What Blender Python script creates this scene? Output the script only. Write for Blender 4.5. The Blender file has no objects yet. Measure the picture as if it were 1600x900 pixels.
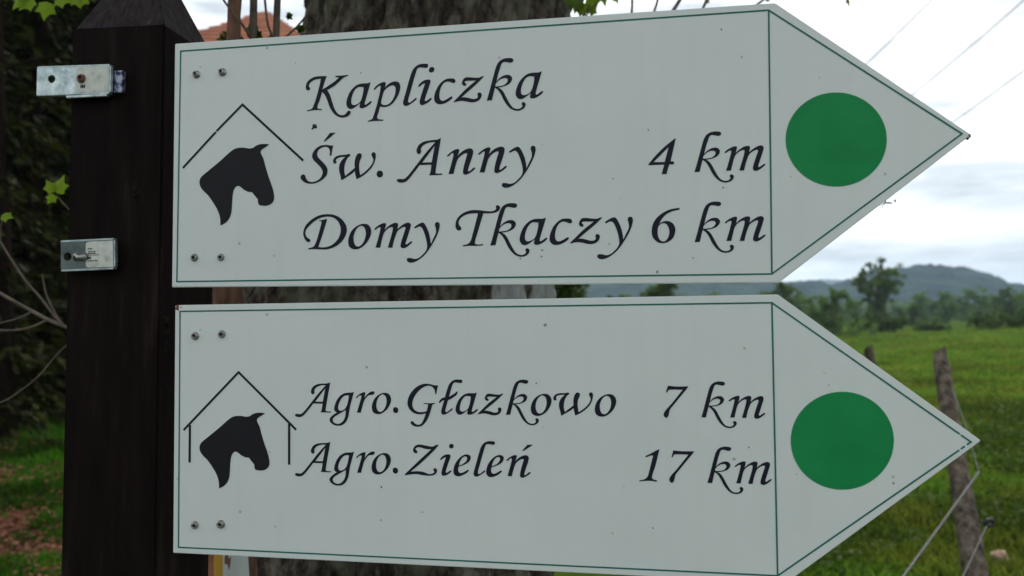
import bpy, bmesh, math, random
from mathutils import Vector, Matrix, noise
from mathutils.geometry import delaunay_2d_cdt
R = math.radians
scene = bpy.context.scene
col = scene.collection

# ------------------------------------------------------------------ camera, sky, sun, exposure
F = 1150.0                       # focal length in pixels of the 1600 px wide photograph
CAM_Z, PITCH = 1.5, R(2.0)
cd = bpy.data.cameras.new('camera')
cam = bpy.data.objects.new('camera', cd); col.objects.link(cam)
cam.location = (0, 0, CAM_Z); cam.rotation_euler = (R(90) + PITCH, 0, 0)
cd.sensor_width = 36.0; cd.lens = 36.0 * F / 1600.0
cd.clip_start = 0.02; cd.clip_end = 20000
cd.dof.use_dof = True; cd.dof.focus_distance = 0.72; cd.dof.aperture_fstop = 6.4
scene.camera = cam

SUN_EL, SUN_AZ = R(52), R(28)    # azimuth from +Y towards +X
world = bpy.data.worlds.new('World'); scene.world = world; world.use_nodes = True
wn, wl = world.node_tree.nodes, world.node_tree.links
wn.clear()
w_out = wn.new('ShaderNodeOutputWorld'); w_bg = wn.new('ShaderNodeBackground')
w_sky = wn.new('ShaderNodeTexSky'); w_sky.sky_type = 'NISHITA'; w_sky.sun_disc = False
w_sky.sun_elevation = SUN_EL; w_sky.sun_rotation = SUN_AZ; w_sky.air_density = 1.0; w_sky.dust_density = 2.0
w_tc = wn.new('ShaderNodeTexCoord'); w_map = wn.new('ShaderNodeMapping'); w_map.inputs['Scale'].default_value = (1.3, 1.3, 6.5)
w_noise = wn.new('ShaderNodeTexNoise'); w_noise.inputs['Scale'].default_value = 2.6; w_noise.inputs['Detail'].default_value = 6; w_noise.inputs['Roughness'].default_value = 0.55
w_ramp = wn.new('ShaderNodeValToRGB')
w_ramp.color_ramp.elements[0].position = 0.40; w_ramp.color_ramp.elements[0].color = (4.6, 4.95, 5.2, 1)
w_ramp.color_ramp.elements[1].position = 0.60; w_ramp.color_ramp.elements[1].color = (10.6, 10.8, 10.8, 1)
w_mix = wn.new('ShaderNodeMix'); w_mix.data_type = 'RGBA'; w_mix.inputs[0].default_value = 0.9
wl.new(w_tc.outputs['Generated'], w_map.inputs['Vector']); wl.new(w_map.outputs['Vector'], w_noise.inputs['Vector'])
wl.new(w_noise.outputs['Fac'], w_ramp.inputs['Fac'])
wl.new(w_sky.outputs['Color'], w_mix.inputs[6]); wl.new(w_ramp.outputs['Color'], w_mix.inputs[7])
wl.new(w_mix.outputs[2], w_bg.inputs['Color']); wl.new(w_bg.outputs['Background'], w_out.inputs['Surface'])
w_bg.inputs['Strength'].default_value = 0.1

sd = bpy.data.lights.new('sun', 'SUN'); sd.energy = 1.4; sd.angle = R(25); sd.color = (1.0, 0.96, 0.9)
sun = bpy.data.objects.new('sun', sd); col.objects.link(sun)
sdir = Vector((math.sin(SUN_AZ) * math.cos(SUN_EL), math.cos(SUN_AZ) * math.cos(SUN_EL), math.sin(SUN_EL)))
sun.rotation_euler = sdir.to_track_quat('Z', 'Y').to_euler(); sun.location = (0, 0, 30)

scene.view_settings.view_transform = 'Standard'; scene.view_settings.look = 'None'
scene.view_settings.exposure = 0.72; scene.view_settings.gamma = 1.0; scene.view_settings.use_curve_mapping = False

# ------------------------------------------------------------------ helpers
random.seed(7)
CP, SP = math.cos(PITCH), math.sin(PITCH)
def cam2world(v):                # camera axes (right, up, back) to world
    x, u, b = v
    return Vector((x, -b * CP - u * SP, CAM_Z + u * CP - b * SP))
def P(px, py, d):                # the point d metres ahead (world y) on the ray through a pixel
    v = cam2world(((px - 800) / F, (450 - py) / F, -1.0)) - Vector((0, 0, CAM_Z))
    return Vector((0, 0, CAM_Z)) + v * (d / v.y)

def mesh_obj(name, verts, faces, mat, parent=None, smooth=False):
    me = bpy.data.meshes.new(name); me.from_pydata([tuple(v) for v in verts], [], faces); me.update()
    if mat: me.materials.append(mat)
    if smooth: me.polygons.foreach_set('use_smooth', [True] * len(me.polygons))
    o = bpy.data.objects.new(name, me); col.objects.link(o)
    if parent: o.parent = parent
    return o
def bm_obj(name, bm, mat, parent=None, smooth=False):
    me = bpy.data.meshes.new(name); bm.to_mesh(me); bm.free()
    if mat: me.materials.append(mat)
    if smooth: me.polygons.foreach_set('use_smooth', [True] * len(me.polygons))
    o = bpy.data.objects.new(name, me); col.objects.link(o)
    if parent: o.parent = parent
    return o
def thing(name, label, cat, loc=(0, 0, 0), group=None):
    o = bpy.data.objects.new(name, None); col.objects.link(o); o.location = loc; o.empty_display_size = 0.1
    return tag(o, label, cat, group)
def tag(o, label=None, cat=None, group=None, kind=None):
    if label: o['label'] = label
    if cat: o['category'] = cat
    if group: o['group'] = group
    if kind: o['kind'] = kind
    return o
def box_bm(bm, x0, x1, y0, y1, z0, z1, bevel=0):
    vs = [bm.verts.new((x, y, z)) for x in (x0, x1) for y in (y0, y1) for z in (z0, z1)]
    fs = [bm.faces.new([vs[i] for i in f]) for f in ((0, 1, 3, 2), (4, 6, 7, 5), (0, 4, 5, 1), (2, 3, 7, 6), (0, 2, 6, 4), (1, 5, 7, 3))]
    if bevel:
        es = list({e for f in fs for e in f.edges})
        bmesh.ops.bevel(bm, geom=es, offset=bevel, segments=2, affect='EDGES')
def box(name, dims, mat, parent=None, bevel=0):
    bm = bmesh.new(); box_bm(bm, *dims, bevel=bevel); return bm_obj(name, bm, mat, parent)
def tube_data(pts, radii, n=8, V=None, Fc=None, cap=True):
    V = [] if V is None else V; Fc = [] if Fc is None else Fc
    pts = [Vector(p) for p in pts]; base = len(V); k = len(pts)
    up = Vector((0.13, 0.31, 0.94))
    for i, p in enumerate(pts):
        t = (pts[min(i + 1, k - 1)] - pts[max(i - 1, 0)]).normalized()
        a = t.cross(up)
        if a.length < 1e-3: a = t.cross(Vector((1, 0, 0)))
        a.normalize(); b = t.cross(a)
        r = radii[i] if hasattr(radii, '__len__') else radii
        for j in range(n):
            q = 2 * math.pi * j / n
            V.append(p + (a * math.cos(q) + b * math.sin(q)) * r)
    for i in range(k - 1):
        for j in range(n):
            Fc.append((base + i * n + j, base + i * n + (j + 1) % n, base + (i + 1) * n + (j + 1) % n, base + (i + 1) * n + j))
    if cap:
        Fc.append(tuple(base + j for j in range(n))[::-1]); Fc.append(tuple(base + (k - 1) * n + j for j in range(n)))
    return V, Fc
def smooth_path(pts, sub=5):
    pts = [Vector(p) for p in pts]; out = []
    for i in range(len(pts) - 1):
        p0, p1, p2, p3 = pts[max(i - 1, 0)], pts[i], pts[i + 1], pts[min(i + 2, len(pts) - 1)]
        for s in range(sub):
            t = s / sub
            out.append(0.5 * ((2 * p1) + (p2 - p0) * t + (2 * p0 - 5 * p1 + 4 * p2 - p3) * t * t + (3 * p1 - p0 - 3 * p2 + p3) * t ** 3))
    out.append(pts[-1]); return out
def tube(name, pts, radii, mat, parent=None, n=8, sub=5):
    pp = smooth_path(pts, sub)
    if hasattr(radii, '__len__'):
        m = len(radii) - 1
        rr = []
        for i in range(len(pp)):
            t = i / (len(pp) - 1) * m; a = min(int(t), m - 1)
            rr.append(radii[a] + (radii[a + 1] - radii[a]) * (t - a))
    else: rr = radii
    V, Fc = tube_data(pp, rr, n)
    return mesh_obj(name, V, Fc, mat, parent, True)

# ------------------------------------------------------------------ materials
def mat(name, color, rough=0.6, metallic=0.0, spec=0.4):
    m = bpy.data.materials.new(name); m.use_nodes = True
    b = m.node_tree.nodes['Principled BSDF']
    b.inputs['Base Color'].default_value = (*color, 1); b.inputs['Roughness'].default_value = rough
    b.inputs['Metallic'].default_value = metallic; b.inputs['Specular IOR Level'].default_value = spec
    return m
def N(m, t, **kw):
    n = m.node_tree.nodes.new(t)
    for k, v in kw.items():
        if k in n.inputs: n.inputs[k].default_value = v
        else: setattr(n, k, v)
    return n
def L(m, a, b): m.node_tree.links.new(a, b)
def noise_mat(name, stops, scale=5.0, detail=6, rough=0.8, vec_scale=(1, 1, 1), bump=0.0, bump_scale=None, spec=0.3, metallic=0.0, coords='Object', bdist=0.01, nrough=0.6):
    m = mat(name, stops[0][1], rough, metallic, spec); b = m.node_tree.nodes['Principled BSDF']
    tc = N(m, 'ShaderNodeTexCoord'); mp = N(m, 'ShaderNodeMapping'); mp.inputs['Scale'].default_value = vec_scale
    L(m, tc.outputs[coords], mp.inputs['Vector'])
    nz = N(m, 'ShaderNodeTexNoise', Scale=scale, Detail=detail, Roughness=nrough); L(m, mp.outputs['Vector'], nz.inputs['Vector'])
    rp = N(m, 'ShaderNodeValToRGB'); cr = rp.color_ramp
    while len(cr.elements) < len(stops): cr.elements.new(0.5)
    for e, (p, c) in zip(cr.elements, stops): e.position = p; e.color = (*c, 1)
    L(m, nz.outputs['Fac'], rp.inputs['Fac']); L(m, rp.outputs['Color'], b.inputs['Base Color'])
    if bump:
        n2 = N(m, 'ShaderNodeTexNoise', Scale=bump_scale or scale * 3, Detail=6); L(m, mp.outputs['Vector'], n2.inputs['Vector'])
        bp = N(m, 'ShaderNodeBump', Strength=bump, Distance=bdist); L(m, n2.outputs['Fac'], bp.inputs['Height']); L(m, bp.outputs['Normal'], b.inputs['Normal'])
    return m
def leaf_mat(name, c1, c2, trans=0.35, rough=0.55, tint=None, tscale=0.6):
    m = bpy.data.materials.new(name); m.use_nodes = True; nt = m.node_tree
    b = nt.nodes['Principled BSDF']; out = nt.nodes['Material Output']
    g = N(m, 'ShaderNodeNewGeometry'); rp = N(m, 'ShaderNodeValToRGB')
    rp.color_ramp.elements[0].color = (*c1, 1); rp.color_ramp.elements[1].color = (*c2, 1)
    L(m, g.outputs['Random Per Island'], rp.inputs['Fac'])
    csock = rp.outputs['Color']
    if tint:                     # patches of another growth, by place in the field
        nz = N(m, 'ShaderNodeTexNoise', Scale=tscale, Detail=5, Roughness=0.6); L(m, g.outputs['Position'], nz.inputs['Vector'])
        r2 = N(m, 'ShaderNodeValToRGB'); el = r2.color_ramp.elements
        while len(el) < len(tint): el.new(0.5)
        for e, (p, c) in zip(el, tint): e.position = p; e.color = (*c, 1)
        L(m, nz.outputs['Fac'], r2.inputs['Fac']); mxx = N(m, 'ShaderNodeMix', data_type='RGBA', blend_type='MULTIPLY'); mxx.inputs[0].default_value = 1.0
        L(m, rp.outputs['Color'], mxx.inputs[6]); L(m, r2.outputs['Color'], mxx.inputs[7]); csock = mxx.outputs[2]
    L(m, csock, b.inputs['Base Color'])
    b.inputs['Roughness'].default_value = rough; b.inputs['Specular IOR Level'].default_value = 0.06
    tr = N(m, 'ShaderNodeBsdfTranslucent'); mx = N(m, 'ShaderNodeMixShader'); mx.inputs[0].default_value = trans
    hs = N(m, 'ShaderNodeHueSaturation', Saturation=1.15, Value=1.3); L(m, csock, hs.inputs['Color']); L(m, hs.outputs['Color'], tr.inputs['Color'])
    L(m, b.outputs[0], mx.inputs[1]); L(m, tr.outputs[0], mx.inputs[2]); L(m, mx.outputs[0], out.inputs['Surface'])
    return m

def sign_material():
    m = mat('weathered_white_paint', (0.56, 0.62, 0.59), 0.38, 0, 0.35); b = m.node_tree.nodes['Principled BSDF']
    tc = N(m, 'ShaderNodeTexCoord')
    n1 = N(m, 'ShaderNodeTexNoise', Scale=5.0, Detail=5, Roughness=0.6); L(m, tc.outputs['Object'], n1.inputs['Vector'])
    r1 = N(m, 'ShaderNodeValToRGB'); r1.color_ramp.elements[0].position = 0.3; r1.color_ramp.elements[1].position = 0.75
    r1.color_ramp.elements[0].color = (0.605, 0.655, 0.638, 1); r1.color_ramp.elements[1].color = (0.665, 0.70, 0.678, 1)
    L(m, n1.outputs['Fac'], r1.inputs['Fac'])
    # vertical rain streaks, faint
    mp = N(m, 'ShaderNodeMapping'); mp.inputs['Scale'].default_value = (90, 4, 1); L(m, tc.outputs['Object'], mp.inputs['Vector'])
    n2 = N(m, 'ShaderNodeTexNoise', Scale=1.0, Detail=3); L(m, mp.outputs['Vector'], n2.inputs['Vector'])
    r2 = N(m, 'ShaderNodeValToRGB'); r2.color_ramp.elements[0].position = 0.25; r2.color_ramp.elements[1].position = 0.5
    r2.color_ramp.elements[0].color = (0.975, 0.975, 0.965, 1); r2.color_ramp.elements[1].color = (1, 1, 1, 1); L(m, n2.outputs['Fac'], r2.inputs['Fac'])
    mu = N(m, 'ShaderNodeMix', data_type='RGBA', blend_type='MULTIPLY'); mu.inputs[0].default_value = 1.0
    L(m, r1.outputs['Color'], mu.inputs[6]); L(m, r2.outputs['Color'], mu.inputs[7])
    # fly specks and grit
    vo = N(m, 'ShaderNodeTexVoronoi', Scale=26.0, Randomness=1.0); L(m, tc.outputs['Object'], vo.inputs['Vector'])
    r3 = N(m, 'ShaderNodeValToRGB'); r3.color_ramp.elements[0].position = 0.028; r3.color_ramp.elements[1].position = 0.05
    r3.color_ramp.elements[0].color = (0.55, 0.53, 0.5, 1); r3.color_ramp.elements[1].color = (1, 1, 1, 1); L(m, vo.outputs['Distance'], r3.inputs['Fac'])
    mu2 = N(m, 'ShaderNodeMix', data_type='RGBA', blend_type='MULTIPLY'); mu2.inputs[0].default_value = 0.9
    L(m, mu.outputs[2], mu2.inputs[6]); L(m, r3.outputs['Color'], mu2.inputs[7]); L(m, mu2.outputs[2], b.inputs['Base Color'])
    n3 = N(m, 'ShaderNodeTexNoise', Scale=14.0, Detail=4); L(m, tc.outputs['Object'], n3.inputs['Vector'])
    bp = N(m, 'ShaderNodeBump', Strength=0.08, Distance=0.002); L(m, n3.outputs['Fac'], bp.inputs['Height']); L(m, bp.outputs['Normal'], b.inputs['Normal'])
    return m
M = {}
M['panel'] = sign_material()
M['ink'] = noise_mat('dark_vinyl', [(0.3, (0.012, 0.0125, 0.023)), (0.7, (0.017, 0.0185, 0.031))], 20, 4, 0.5, spec=0.12)
M['line'] = noise_mat('teal_line_paint', [(0.3, (0.008, 0.115, 0.095)), (0.7, (0.014, 0.145, 0.115))], 30, 4, 0.5, spec=0.15)
M['green'] = noise_mat('green_disc_paint', [(0.3, (0.009, 0.205, 0.058)), (0.7, (0.014, 0.250, 0.078))], 24, 9, 0.5, spec=0.12)
M['emblem'] = noise_mat('black_vinyl', [(0.3, (0.0125, 0.0122, 0.0155)), (0.7, (0.018, 0.0176, 0.021))], 9, 5, 0.5, spec=0.12)
M['zinc'] = noise_mat('galvanised_steel', [(0.32, (0.20, 0.27, 0.27)), (0.48, (0.40, 0.48, 0.48)), (0.66, (0.62, 0.68, 0.66))], 70, 9, 0.4, metallic=0.8, bump=0.35, bump_scale=150, bdist=0.001)
M['dullzinc'] = noise_mat('dull_zinc', [(0.3, (0.05, 0.07, 0.064)), (0.7, (0.16, 0.20, 0.185))], 45, 5, 0.4, metallic=0.7, bump=0.15, bump_scale=150, bdist=0.001)
M['foil'] = noise_mat('crumpled_foil', [(0.42, (0.02, 0.02, 0.05)), (0.55, (0.3, 0.32, 0.42))], 160, 5, 0.35, metallic=0.6, bump=0.5, bump_scale=200, bdist=0.001)
M['sticker'] = noise_mat('paper_sticker', [(0.32, (0.36, 0.37, 0.33)), (0.45, (0.54, 0.56, 0.51)), (0.7, (0.68, 0.7, 0.64))], 90, 9, 0.7, bump=0.5, bump_scale=120, bdist=0.0008)
M['bolt'] = noise_mat('bolt_steel', [(0.3, (0.16, 0.16, 0.15)), (0.7, (0.42, 0.42, 0.4))], 300, 4, 0.38, metallic=0.85)
M['rust'] = noise_mat('rusty_bolt', [(0.3, (0.08, 0.03, 0.02)), (0.7, (0.22, 0.11, 0.09))], 400, 4, 0.8)
M['black'] = mat('hole_shade', (0.006, 0.006, 0.006), 0.9)  # near-black colour stands in for the shade inside bolt holes
M['moss'] = noise_mat('dirt_clump', [(0.3, (0.012, 0.013, 0.012)), (0.7, (0.05, 0.05, 0.04))], 300, 4, 0.9)

# ------------------------------------------------------------------ terrain
def ground_z(x, y):
    d = math.hypot(x, y)
    z = 0.0
    if y > 0:
        az = math.degrees(math.atan2(x, y)); k = max(0.0, min(1.0, (az - 26.0) / 9.0))
        z += (-0.0085 + 0.0125 * k) * max(0.0, min(d, 110.0) - 6.0) * (1.0 if x > -1 else max(0.0, 1 + (x + 1) / 6.0))
    z += 0.10 * noise.noise(Vector((x * 0.22, y * 0.22, 3.1))) * min(1.0, max(0.0, (d - 2.0) / 5))
    z += 0.45 * noise.noise(Vector((x * 0.035, y * 0.035, 9.1))) * min(1.0, d / 60.0)
    return z
def build_ground():
    V, Fc = [], []
    radii = [0.0001]
    r = 0.35
    while r < 3200: radii.append(r); r *= 1.062
    nseg = 160
    for r in radii:
        for j in range(nseg):
            a = 2 * math.pi * j / nseg
            x, y = r * math.sin(a), r * math.cos(a); V.append((x, y, ground_z(x, y)))
    for i in range(len(radii) - 1):
        for j in range(nseg):
            Fc.append((i * nseg + j, (i + 1) * nseg + j, (i + 1) * nseg + (j + 1) % nseg, i * nseg + (j + 1) % nseg))
    m = mat('meadow_soil', (0.06, 0.1, 0.02), 0.95, 0, 0.0); b = m.node_tree.nodes['Principled BSDF']
    g = N(m, 'ShaderNodeNewGeometry')
    n1 = N(m, 'ShaderNodeTexNoise', Scale=0.55, Detail=8, Roughness=0.65); L(m, g.outputs['Position'], n1.inputs['Vector'])
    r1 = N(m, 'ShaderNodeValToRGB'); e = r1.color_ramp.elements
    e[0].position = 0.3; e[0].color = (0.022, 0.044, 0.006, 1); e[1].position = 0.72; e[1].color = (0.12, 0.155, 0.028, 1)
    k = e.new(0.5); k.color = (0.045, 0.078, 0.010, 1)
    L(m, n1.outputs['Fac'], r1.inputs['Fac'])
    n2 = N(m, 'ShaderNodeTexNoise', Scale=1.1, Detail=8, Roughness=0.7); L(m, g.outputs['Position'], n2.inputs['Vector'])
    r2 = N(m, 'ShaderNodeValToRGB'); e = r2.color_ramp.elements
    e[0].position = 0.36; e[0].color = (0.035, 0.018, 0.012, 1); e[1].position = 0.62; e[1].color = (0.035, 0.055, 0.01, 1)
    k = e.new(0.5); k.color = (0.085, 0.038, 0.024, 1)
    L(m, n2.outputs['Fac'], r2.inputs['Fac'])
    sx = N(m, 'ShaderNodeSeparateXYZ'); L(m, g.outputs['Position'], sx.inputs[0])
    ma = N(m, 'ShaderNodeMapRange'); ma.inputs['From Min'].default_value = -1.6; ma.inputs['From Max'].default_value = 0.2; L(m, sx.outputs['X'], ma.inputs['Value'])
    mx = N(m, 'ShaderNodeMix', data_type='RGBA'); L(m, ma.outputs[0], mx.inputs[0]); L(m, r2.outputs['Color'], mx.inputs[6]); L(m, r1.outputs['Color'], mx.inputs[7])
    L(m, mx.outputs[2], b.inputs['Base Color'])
    n3 = N(m, 'ShaderNodeTexNoise', Scale=9.0, Detail=6); L(m, g.outputs['Position'], n3.inputs['Vector'])
    bp = N(m, 'ShaderNodeBump', Strength=0.8, Distance=0.08); L(m, n3.outputs['Fac'], bp.inputs['Height']); L(m, bp.outputs['Normal'], b.inputs['Normal'])
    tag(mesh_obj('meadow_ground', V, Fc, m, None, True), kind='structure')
build_ground()

def interp(pts, x):
    if x <= pts[0][0]: return pts[0][1]
    for (a, ya), (b, yb) in zip(pts, pts[1:]):
        if x <= b:
            t = (x - a) / (b - a); t = t * t * (3 - 2 * t); return ya + (yb - ya) * t
    return pts[-1][1]
def build_hill(name, prof, dist, depth, bump, mt, step):
    # a rounded forest ridge: profile (pixel column, pixel row) seen at its crest distance
    V, Fc = [], []; cols = []
    px = prof[0][0]
    while px <= prof[-1][0]: cols.append(px); px += step
    rows = 22
    for i, px in enumerate(cols):
        crest = P(px, interp(prof, px), dist)
        for j in range(rows):
            t = j / (rows - 1) * 2 - 1
            y = dist + t * depth; x = crest.x * (y / dist) ** 0.5
            h = -8 + (crest.z + 8) * max(0.0, math.cos(t * math.pi / 2)) ** 0.8
            q = Vector((x / bump / 3.0, y / bump / 3.0, 0))
            h += (noise.noise(q * 2) * 0.8 + noise.noise(q * 0.5) * 1.3) * bump * (0.15 + 0.85 * max(0, math.cos(t * math.pi / 2)))
            V.append((x, y, h))
    for i in range(len(cols) - 1):
        for j in range(rows - 1):
            a = i * rows + j; Fc.append((a, a + rows, a + rows + 1, a + 1))
    return tag(mesh_obj(name, V, Fc, mt, None, True), kind='structure')
M['hill'] = noise_mat('forest_hill', [(0.35, (0.003, 0.010, 0.010)), (0.5, (0.012, 0.030, 0.022)), (0.68, (0.036, 0.065, 0.036))], 0.035, 8, 0.95, spec=0.0, coords='Object', bump=1.0, bump_scale=0.06, bdist=8)
build_hill('wooded_hill', [(640, 455), (760, 450), (880, 445), (1000, 441), (1100, 439), (1180, 441), (1235, 441), (1265, 440), (1295, 447), (1330, 437), (1370, 424), (1410, 418), (1450, 415.5), (1480, 417), (1510, 423), (1530, 432), (1555, 442), (1590, 446), (1640, 446), (1720, 452), (1850, 462), (2000, 470)], 870, 200, 3.0, M['hill'], 2.0)
build_hill('distant_hill', [(700, 460), (900, 447), (1050, 444), (1180, 444), (1250, 441), (1295, 436), (1330, 440), (1380, 446), (1500, 455), (1650, 458), (1900, 465)], 2600, 350, 5, M['hill'], 6)

# haze: the damp air between here and the hills
bm = bmesh.new(); box_bm(bm, -3600, 3600, -3600, 3600, -14, 190)
haze = bm_obj('haze', bm, None); tag(haze, kind='stuff')
hm = bpy.data.materials.new('damp_air'); hm.use_nodes = True; hn = hm.node_tree.nodes; hn.clear()
ho = hn.new('ShaderNodeOutputMaterial'); hv = hn.new('ShaderNodeVolumePrincipled')
hv.inputs['Color'].default_value = (0.60, 0.80, 1.0, 1); hv.inputs['Density'].default_value = 0.00032; hv.inputs['Anisotropy'].default_value = 0.2
hm.node_tree.links.new(hv.outputs[0], ho.inputs['Volume']); haze.data.materials.append(hm)

# ------------------------------------------------------------------ wooden post
M['post'] = noise_mat('dark_stained_wood', [(0.3, (0.0042, 0.0026, 0.0026)), (0.58, (0.0095, 0.0058, 0.0056)), (0.70, (0.021, 0.0135, 0.012)), (0.78, (0.055, 0.045, 0.04))], 9, 10, 0.8, vec_scale=(6, 6, 0.7), bump=0.35, bump_scale=14, spec=0.06, bdist=0.004)
M['cap'] = noise_mat('scratched_post_top', [(0.35, (0.014, 0.010, 0.011)), (0.55, (0.026, 0.021, 0.022)), (0.68, (0.035, 0.03, 0.03)), (0.74, (0.14, 0.13, 0.13))], 16, 8, 0.75, vec_scale=(9, 9, 1.6), bump=0.8, bump_scale=30, spec=0.1, bdist=0.003)
PC = P(250, 450, 0.775); PC.z = 0
PHI, PS = R(6.8), 0.1074
ex = Vector((math.cos(PHI), -math.sin(PHI), 0)); ey = Vector((math.sin(PHI), math.cos(PHI), 0))
CORN = [PC, PC + ey * PS, PC + ey * PS - ex * PS, PC - ex * PS]          # near right, far right, far left, near left
pcen = PC + (ey - ex) * PS / 2
post = thing('sign_post', 'dark brown stained square wooden post carrying both arrow signs', 'post', (pcen.x, pcen.y, 0))
ztop = P(250, 36, 0.775).z
def frustum(name, z0, z1, s0, s1, mt, par, rows=1):
    V, Fc = [], []
    for r in range(rows + 1):
        t = r / rows; s = s0 + (s1 - s0) * t
        for c in CORN: q = pcen + (c - pcen) * s; V.append((q.x - pcen.x, q.y - pcen.y, z0 + (z1 - z0) * t))
    for r in range(rows):
        for j in range(4): Fc.append((r * 4 + j, r * 4 + (j + 1) % 4, r * 4 + 4 + (j + 1) % 4, r * 4 + 4 + j))
    Fc.append((0, 3, 2, 1)); k = rows * 4; Fc.append((k, k + 1, k + 2, k + 3))
    me = bpy.data.meshes.new(name); me.from_pydata(V, [], Fc)
    bm = bmesh.new(); bm.from_mesh(me); bmesh.ops.recalc_face_normals(bm, faces=bm.faces)
    bmesh.ops.bevel(bm, geom=[e for e in bm.edges], offset=0.0022, segments=2, affect='EDGES')
    return bm_obj(name, bm, mt, par)
frustum('shaft', ground_z(pcen.x, pcen.y) - 0.3, ztop, 1.0, 1.0, M['post'], post)
frustum('pointed_cap', ztop - 0.003, ztop + 0.085, 0.985, 0.28, M['cap'], post)
M['lichen'] = noise_mat('grey_lichen', [(0.35, (0.006, 0.005, 0.005)), (0.58, (0.018, 0.017, 0.014)), (0.75, (0.05, 0.048, 0.04))], 140, 7, 0.95, spec=0.0, bump=1.0, bump_scale=160, bdist=0.002)
def blob_patch(name, cen, sx, sz, thick, mt, par, normal, seed):
    # a low uneven crust lying on a face
    rnd = random.Random(seed); n = Vector(normal).normalized(); a = Vector((0, 0, 1)).cross(n).normalized(); V = [cen + n * thick]; Fc = []
    K = 22
    for ring, f in ((0.55, 0.8), (1.0, -0.3)):
        for j in range(K):
            q = 2 * math.pi * j / K; w = ring * (0.75 + 0.5 * rnd.random())
            V.append(cen + a * math.cos(q) * sx * w + Vector((0, 0, 1)) * math.sin(q) * sz * w + n * thick * f * (0.7 + 0.6 * rnd.random()))
    for j in range(K):
        Fc.append((0, 1 + j, 1 + (j + 1) % K)); Fc.append((1 + j, 1 + K + j, 1 + K + (j + 1) % K, 1 + (j + 1) % K))
    o = mesh_obj(name, V, Fc, mt, None, True); o.parent = par; o.matrix_parent_inverse = par.matrix_world.inverted() if False else Matrix.Translation(-Vector(par.location)); return o
for px, py, sx, sz, sd_ in ((257, 505, 0.006, 0.014, 1), (259, 548, 0.004, 0.012, 2), (260, 610, 0.003, 0.012, 3), (207, 300, 0.005, 0.012, 4)):
    c = P(px, py, 0.775 + (0.006 if px > 250 else 0.005)); 
    if px > 250:
        t = (c - PC).dot(ey); c = PC + ey * max(0.003, t * 1.4 + 0.004) + Vector((0, 0, c.z)); nn = ex
    else:
        c = PC - ex * ((250 - px) / F * 0.78) + Vector((0, 0, c.z)); nn = -ey
    blob_patch('lichen_crust', c, sx, sz, 0.0012, M['lichen'], post, nn, sd_)

# ------------------------------------------------------------------ the two arrow signs
def rot(rx, ry, rz):
    return Matrix.Rotation(rz, 3, 'Z') @ Matrix.Rotation(rx, 3, 'X') @ Matrix.Rotation(ry, 3, 'Y')
POSE = {'U': ((-0.3455, 0.0007, -0.7473), rot(-0.0302, -0.1677, 0.0015)), 'D': ((-0.3422, -0.2673, -0.7426), rot(-0.0458, -0.1815, 0.0122))}
SW, ST, SH = 0.589, 0.1584, 0.25
def plane(sg, px, py):           # pixel to (u, v) on the sign's face
    t, m = POSE[sg]; t = Vector(t); n = m.col[2]
    d = Vector(((px - 800) / F, (450 - py) / F, -1.0)); s = t.dot(n) / d.dot(n); x = d * s - t
    return Vector((x.dot(m.col[0]), x.dot(m.col[1])))
SIGN = {}
for sg, lab in (('U', 'white arrow sign reading Kapliczka Sw. Anny and Domy Tkaczy on dark post'), ('D', 'white arrow sign reading Agro. Glazkowo and Agro. Zielen on dark post')):
    t, m = POSE[sg]
    o = thing('direction_sign', lab, 'sign', group='arrow signs on the post')
    ux, vx = [cam2world(m.col[i]) - Vector((0, 0, CAM_Z)) for i in (0, 1)]; nx = ux.cross(vx)
    mw = Matrix((ux, vx, nx)).transposed().to_4x4(); mw.translation = cam2world(t)
    o.matrix_world = mw; SIGN[sg] = o
    V = [(0, SH), (SW, SH), (SW + ST, SH / 2), (SW, 0), (0, 0)]
    bm = bmesh.new(); f = bm.faces.new([bm.verts.new((x, y, -0.0035)) for x, y in V])
    r = bmesh.ops.extrude_face_region(bm, geom=[f]); bmesh.ops.translate(bm, vec=(0, 0, 0.0035), verts=[v for v in r['geom'] if isinstance(v, bmesh.types.BMVert)])
    bmesh.ops.recalc_face_normals(bm, faces=bm.faces); bmesh.ops.bevel(bm, geom=list(bm.edges), offset=0.0007, segments=2, affect='EDGES')
    bm_obj('panel', bm, M['panel'], o)

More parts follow.
